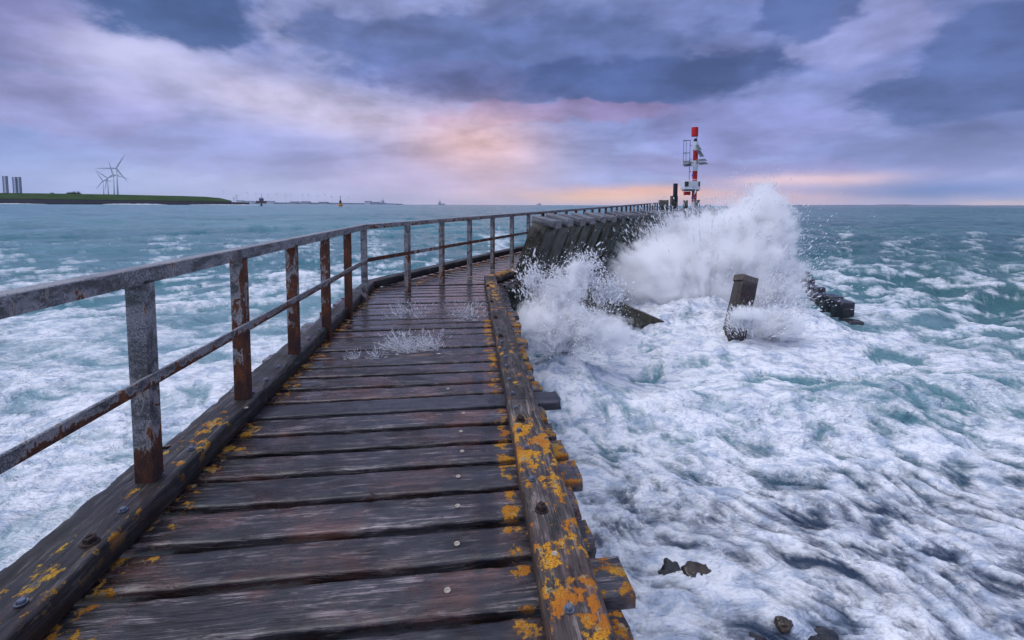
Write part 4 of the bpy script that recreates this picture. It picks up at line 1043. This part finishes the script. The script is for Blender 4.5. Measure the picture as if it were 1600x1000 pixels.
for i in range(len(pts) - 1):
    for j in range(3): f.append((i * 4 + j, i * 4 + j + 1, (i + 1) * 4 + j + 1, (i + 1) * 4 + j))
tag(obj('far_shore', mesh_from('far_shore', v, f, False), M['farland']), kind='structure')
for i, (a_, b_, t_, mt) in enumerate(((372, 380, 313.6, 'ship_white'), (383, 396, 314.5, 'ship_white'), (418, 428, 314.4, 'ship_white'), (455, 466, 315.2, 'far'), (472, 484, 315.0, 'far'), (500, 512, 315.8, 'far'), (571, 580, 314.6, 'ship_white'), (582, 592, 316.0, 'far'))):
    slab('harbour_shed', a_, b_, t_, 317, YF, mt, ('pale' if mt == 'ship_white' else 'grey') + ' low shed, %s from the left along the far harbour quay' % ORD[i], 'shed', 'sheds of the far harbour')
for i, (px, py) in enumerate(((349, 299), (386, 301.5), (400, 303.5), (418.5, 304.5), (432, 303), (446, 304.5), (454, 304.2), (472.5, 303.8), (482, 305), (497, 306), (507.5, 304), (518, 307), (545, 308))):
    lab = 'white turning wind turbine right of the dike tip' if i == 0 else '%s tiny far wind turbine from the left over the horizon harbour' % ORD[i - 1]
    turbine(px, py, 317, 6000 if i else 3600, 3.6 + .4 * (i % 3), 20 + i * 37, lab, 'tiny wind turbines over the far harbour' if i else None, .3)
for i, (px, py) in enumerate(((365.5, 308.5), (370, 305))):
    e = empty('harbour_crane', tuple(at_y(px, 317, YF - 20)), 'far harbour crane, ' + ('shorter' if i == 0 else 'taller') + ' one right of the dike tip', 'crane'); b = at_y(px, 317, YF - 20); t_ = at_y(px, py, YF - 20); w_ = 8
    for s_ in (-1, 1): MB().tube((b.x + s_ * w_, YF - 20, W0), (b.x + s_ * w_ * .5, YF - 20, t_.z), 1.6, n=5).build('leg', M['far'], e)
    MB().tube((b.x - 2 * w_, YF - 20, t_.z - 6), (b.x + 3 * w_, YF - 20, t_.z - 3), 1.6, n=5).build('boom', M['far'], e)
# far coast at the right
v = []; f = []; YC = 9000; ptsr = np.linspace(1230, 2600, 60)
for i, px in enumerate(ptsr):
    hp__ = 1.3 + 1.1 * float(fbm2(np.array([px / 60.]), np.array([2.2]), 4)[0]) + (1.2 * math.exp(-((px - 1415) / 12) ** 2)) + .8 * (px > 1480)
    t_ = at_y(px, 323 + (px - 1600) * .0042 - hp__, YC); v += [Vector((t_.x, YC - 40, W0 - 2)), t_, Vector((t_.x, YC + 600, t_.z)), Vector((t_.x, YC + 640, W0 - 2))]
for i in range(len(ptsr) - 1):
    for j in range(3): f.append((i * 4 + j, i * 4 + j + 1, (i + 1) * 4 + j + 1, (i + 1) * 4 + j))
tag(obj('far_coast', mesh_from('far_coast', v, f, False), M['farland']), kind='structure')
# ------------------------------------------------------------------ spray
def drop_tree(mat):
    g = bpy.data.node_groups.new('droplets', 'GeometryNodeTree')
    g.interface.new_socket('Geometry', in_out='INPUT', socket_type='NodeSocketGeometry'); g.interface.new_socket('Geometry', in_out='OUTPUT', socket_type='NodeSocketGeometry')
    N = g.nodes; gi = N.new('NodeGroupInput'); go = N.new('NodeGroupOutput'); ip = N.new('GeometryNodeInstanceOnPoints')
    ic = N.new('GeometryNodeMeshIcoSphere'); ic.inputs['Radius'].default_value = 1; ic.inputs['Subdivisions'].default_value = 1
    ss_ = N.new('GeometryNodeSetShadeSmooth'); sm = N.new('GeometryNodeSetMaterial'); sm.inputs['Material'].default_value = mat
    ar = N.new('GeometryNodeInputNamedAttribute'); ar.data_type = 'FLOAT_VECTOR'; ar.inputs[0].default_value = 'rot'
    sc_ = N.new('GeometryNodeInputNamedAttribute'); sc_.data_type = 'FLOAT_VECTOR'; sc_.inputs[0].default_value = 'size'
    lk_ = g.links.new
    lk_(gi.outputs[0], ip.inputs['Points']); lk_(ic.outputs[0], ss_.inputs[0]); lk_(ss_.outputs[0], sm.inputs[0]); lk_(sm.outputs[0], ip.inputs['Instance'])
    er = N.new('FunctionNodeEulerToRotation'); lk_(ar.outputs[0], er.inputs[0]); lk_(er.outputs[0], ip.inputs['Rotation']); lk_(sc_.outputs[0], ip.inputs['Scale']); lk_(ip.outputs[0], go.inputs[0])
    return g
DROPS = drop_tree(M['spray'])
def spray(name, P_, V_, size, stretch, label, cat='spray'):
    n = len(P_); V_ = V_ / (np.linalg.norm(V_, axis=1)[:, None] + 1e-6)
    th = np.arccos(np.clip(V_[:, 2], -1, 1)); ph = np.arctan2(V_[:, 1], V_[:, 0])
    c = P_.mean(0)
    me = bpy.data.meshes.new(name); me.vertices.add(n); me.vertices.foreach_set('co', (P_ - c).astype(np.float32).ravel())
    a = me.attributes.new('rot', 'FLOAT_VECTOR', 'POINT'); a.data.foreach_set('vector', np.stack([0 * th, th, ph], 1).astype(np.float32).ravel())
    a = me.attributes.new('size', 'FLOAT_VECTOR', 'POINT'); a.data.foreach_set('vector', np.stack([size, size, size * stretch], 1).astype(np.float32).ravel())
    me.materials.append(M['spray']); me.update()
    o = obj(name, me, None, None, Matrix.Translation(c)); md = o.modifiers.new('droplets', 'NODES'); md.node_group = DROPS
    return tag(o, label, cat, kind='stuff')
def cloud(center, rad, n, origin, g, pw=.5, holes=.0, nscale=1.6, off=0., vj=.35, up=.0, lobk=.55):
    """points of a ragged ball of water thrown from origin"""
    out = []; got = 0
    while got < n:
        d = g.normal(size=(n * 2, 3)); d /= np.linalg.norm(d, axis=1)[:, None]
        r = np.abs(g.normal(size=n * 2)) * .36 + g.uniform(0, 1, n * 2) ** pw * .36
        lob = 1 + lobk * fbm3(d[:, 0] * 2.1 + off, d[:, 1] * 2.1, d[:, 2] * 2.1, 4, .65, off)
        p = np.array(center) + d * (r * lob)[:, None] * np.array(rad)
        keep = g.uniform(-.5, .5, n * 2) + holes < fbm3(p[:, 0] * nscale, p[:, 1] * nscale, p[:, 2] * nscale, 4, .6, off) * 1.5 + .25
        p = p[keep]; out.append(p); got += len(p)
    p = np.concatenate(out)[:n]
    v = p - np.array(origin); v /= np.linalg.norm(v, axis=1)[:, None]; v += g.normal(size=v.shape) * vj; v[:, 2] += up
    return p, v
g = np.random.default_rng(5)
def X3(px, py, y): p = at_y(px, py, y); return (p.x, p.y, p.z)
def burst(name, specs, label):
    Ps, Vs, Ss, Ts = [], [], [], []
    for (c, rad, n, org, sz, st, pw, holes, ns, vj) in specs:
        p, v = cloud(c, rad, n, org, g, pw, holes, ns, g.uniform(0, 50), vj)
        k = p[:, 2] > W0 - .1; p, v = p[k], v[k]
        Ps.append(p); Vs.append(v); Ss.append(sz * .72 * np.exp(np.clip(g.normal(size=len(p)) * .75, -3, 1.7))); Ts.append(st * np.exp(g.normal(size=len(p)) * .4))
    return spray(name, np.concatenate(Ps), np.concatenate(Vs), np.concatenate(Ss), np.clip(np.concatenate(Ts), 1, 9), label)
def mist(name, origin, blobs, dens, label, streak=9.0, edge=(.32, .72), margin=1.5, nsc=2.2, ks=1.35, kn=1.5):
    """body of fine spray: a volume shaped by soft lobes and combed radially away from the impact"""
    m, T = new_mat(name); tc = T.n('ShaderNodeTexCoord').outputs['Object']
    lo = np.min([[b[0][k] - margin * b[1][k] for k in range(3)] for b in blobs], 0); hi = np.max([[b[0][k] + margin * b[1][k] for k in range(3)] for b in blobs], 0)
    c0 = (lo + hi) / 2
    rel = T.vm('SUBTRACT', tc, tuple(np.array(origin) - c0)); ln = T.n('ShaderNodeVectorMath', {'operation': 'LENGTH'}, i0=rel).outputs['Value']
    dirn = T.vm('NORMALIZE', rel)
    rad = T.m('MULTIPLY', T.m('LOGARITHM', T.m('ADD', ln, .25), 2.718), 1.6)
    s1 = T.noise(T.vm('ADD', T.vm('MULTIPLY', dirn, (streak, streak, streak)), T.comb(rad, T.m('MULTIPLY', rad, .5), rad)), 1.0, 6, .68, .0)
    s2 = T.noise(tc, nsc, 6, .64, .4)
    tot = None
    for b, rad_, k in blobs:
        q = T.vm('MULTIPLY', T.vm('SUBTRACT', tc, tuple(np.array(b) - c0)), tuple(1 / x for x in rad_))
        d2 = T.n('ShaderNodeVectorMath', {'operation': 'DOT_PRODUCT'}, i0=q, i1=q).outputs['Value']
        gq = T.m('MULTIPLY', T.m('EXPONENT', T.m('MULTIPLY', d2, -1.1)), k)
        tot = gq if tot is None else T.m('ADD', tot, gq)
    f_ = T.m('ADD', tot, T.m('ADD', T.m('MULTIPLY', T.m('SUBTRACT', s1, .5), ks), T.m('MULTIPLY', T.m('SUBTRACT', s2, .5), kn)))
    f_ = T.m('MULTIPLY', T.ss(f_, edge[0], edge[1]), T.ss(tot, .04, .25))
    v_ = T.n('ShaderNodeVolumePrincipled', Color=(.996, .996, .998), Anisotropy=0.0, Density=T.m('MULTIPLY', f_, dens))
    T.n('ShaderNodeOutputMaterial', Volume=v_.outputs[0])
    n, k = 24, 14; v = []; f = []
    for a in range(k + 1):
        th = math.pi * a / k
        for b in range(n):
            ph = 2 * math.pi * b / n; e_ = .72
            sg = lambda w: math.copysign(abs(w) ** e_, w)
            v.append((sg(math.sin(th)) * sg(math.cos(ph)), sg(math.sin(th)) * sg(math.sin(ph)), sg(math.cos(th))))
    v = np.array(v) * (hi - lo) / 2
    for a in range(k):
        for b in range(n): f.append((a * n + b, (a + 1) * n + b, (a + 1) * n + (b + 1) % n, a * n + (b + 1) % n))
    o = obj(name, mesh_from(name, v, f), m, None, Matrix.Translation(c0)); return tag(o, label, 'spray', kind='stuff')
scene.cycles.volume_bounces = 10; scene.cycles.volume_step_rate = 1.0; scene.cycles.volume_max_steps = 256
O1 = X3(1090, 530, 11.2)
mist('wave_burst_mist', O1, [
    (X3(1085, 440, 11.4), (1.75, 1.0, 1.2), 1.05), (X3(1165, 405, 11.6), (1.1, .95, 1.25), .95), (X3(1195, 340, 11.8), (.62, .6, .85), .8),
    (X3(1015, 445, 11.0), (.85, .75, .85), .8), (X3(1205, 490, 10.8), (.62, .7, .6), .8), (X3(1100, 365, 12.2), (1.3, .7, .6), .6), (X3(1240, 528, 9.7), (.6, .5, .22), .65), (X3(1120, 515, 10.0), (1.3, .5, .26), .62)],
    11.0, 'soft white mist of the huge wave burst below the beacon')
burst('wave_burst_drops', [
    (X3(1130, 420, 11.5), (2.4, 1.2, 1.85), 110000, O1, .0042, 3.0, .75, .1, 1.6, .12),
    (X3(1190, 335, 11.8), (.8, .7, 1.0), 12000, O1, .0038, 4.0, .8, .15, 2., .12),
    (X3(1060, 365, 12.0), (1.6, .8, .8), 12000, O1, .0038, 4.0, .9, .2, 2., .12),
    (X3(1200, 470, 10.6), (.95, .9, .85), 34000, X3(1180, 540, 10.5), .0042, 3.0, .8, .15, 1.8, .2),
], 'flying drops of the huge wave burst below the beacon')
O2 = X3(885, 545, 7.2)
O2b, O2c = X3(840, 545, 7.0), X3(940, 540, 7.2)
mist('bend_burst_mist', O2, [(X3(885, 512, 7.1), (.66, .48, .34), .95), (X3(872, 462, 7.3), (.38, .34, .40), .85), (X3(945, 520, 7.2), (.55, .4, .24), .75), (X3(830, 505, 7.0), (.3, .3, .3), .65), (X3(905, 425, 7.5), (.28, .25, .28), .55)],
    17.0, 'soft white mist bursting beside the walkway bend', 6.0, (.40, .72), nsc=5.0, ks=1.1, kn=2.5)
burst('bend_burst_drops', [
    (X3(885, 515, 7.0), (.85, .55, .52), 50000, O2, .0034, 1.3, .6, .42, 5.0, 1.6),
    (X3(865, 455, 7.3), (.50, .40, .55), 14000, O2b, .0034, 1.5, .7, .45, 5.0, .9),
    (X3(915, 425, 7.6), (.48, .40, .50), 6000, O2, .0040, 2.0, .8, .45, 5.0, .5),
    (X3(830, 440, 7.4), (.34, .34, .52), 2600, O2b, .0042, 2.2, .8, .35, 5.0, .3),
    (X3(950, 455, 7.8), (.55, .40, .50), 4000, O2c, .0042, 1.8, .8, .35, 5.0, .4),
], 'flying drops bursting beside the walkway bend in front of the first piles')
O3 = X3(1170, 548, 8.6)
mist('pile_splash_mist', O3, [(X3(1215, 510, 9.0), (.6, .4, .30), 1.0), (X3(1166, 490, 8.5), (.40, .2, .20), 1.0)], 10.0, 'soft mist round the foot of the lone leaning pile', 7.0, (.4, .85))
burst('pile_splash_drops', [
    (X3(1160, 500, 8.7), (.55, .30, .36), 5000, O3, .0036, 3.0, .8, .2, 3., .15),
    (X3(1215, 505, 9.0), (.7, .5, .42), 9000, O3, .0036, 2.4, .7, .1, 2.2, .25),
], 'flying drops round the foot of the lone leaning pile')
# water hopping off the deck: loose fans of fine drops thrown from a few points
def crown(px, py, w, hgt, label, lean, n, k=4):
    o = at_z(px, py, 0); Ps, Vs, Ss = [], [], []
    for i in range(k):
        st = np.array([o.x + (i - (k - 1) / 2) / max(1, k - 1) * w * 1.3 + g.normal() * .02, o.y + g.normal() * w * .12, .0]); m_ = n // k
        a = g.normal(size=m_) * .62 + lean; el_ = g.uniform(.12, 1.25, m_)
        ray_ = np.floor((a + 4) * 9) / 9 - 4; a = a * .35 + ray_ * .65 + g.normal(size=m_) * .03        # gather the drops into ragged jets
        vel = np.stack([np.sin(a) * 1.2, g.normal(size=m_) * .25, np.cos(a).clip(.15)], 1); vel /= np.linalg.norm(vel, axis=1)[:, None]
        L = hgt * (.45 + .55 * np.abs(np.sin(ray_ * 7.3 + i))) * g.uniform(.0, 1.0, m_) ** .7 * 1.15
        p = st + vel * L[:, None]; p[:, 2] = np.maximum(p[:, 2] - .25 * L * L / hgt * .5, .003)
        Ps.append(p); Vs.append(vel); Ss.append(.0011 * np.exp(g.normal(size=m_) * .55))
    P_, V_, S_ = np.concatenate(Ps), np.concatenate(Vs), np.concatenate(Ss)
    spray('deck_splash', P_, V_, S_, np.clip(5 * np.exp(g.normal(size=len(P_)) * .6), 1, 16), label)
crown(650, 548, .30, .22, 'widest little splash of water on the deck, nearest of three', -.55, 3000, 5)
crown(640, 498, .16, .27, 'faint little splash on deck behind the widest one', -.35, 1000, 2)
crown(733, 501, .10, .31, 'upright little splash on the deck beside the lichen kerb', .0, 1000, 2)
crown(578, 561, .12, .12, 'tiny splash on the deck left of the widest one', -.7, 350, 2)

# ------------------------------------------------------------------ sea haze
m, T = new_mat('sea_haze')
T.n('ShaderNodeOutputMaterial', Volume=T.n('ShaderNodeVolumePrincipled', Color=(.93, .93, .97), Anisotropy=0.0, Density=3.0e-5).outputs[0])
hb = MB().box((0, 0, 128), (34000, 34000, 266)).build('haze', m)
tag(hb, kind='stuff')
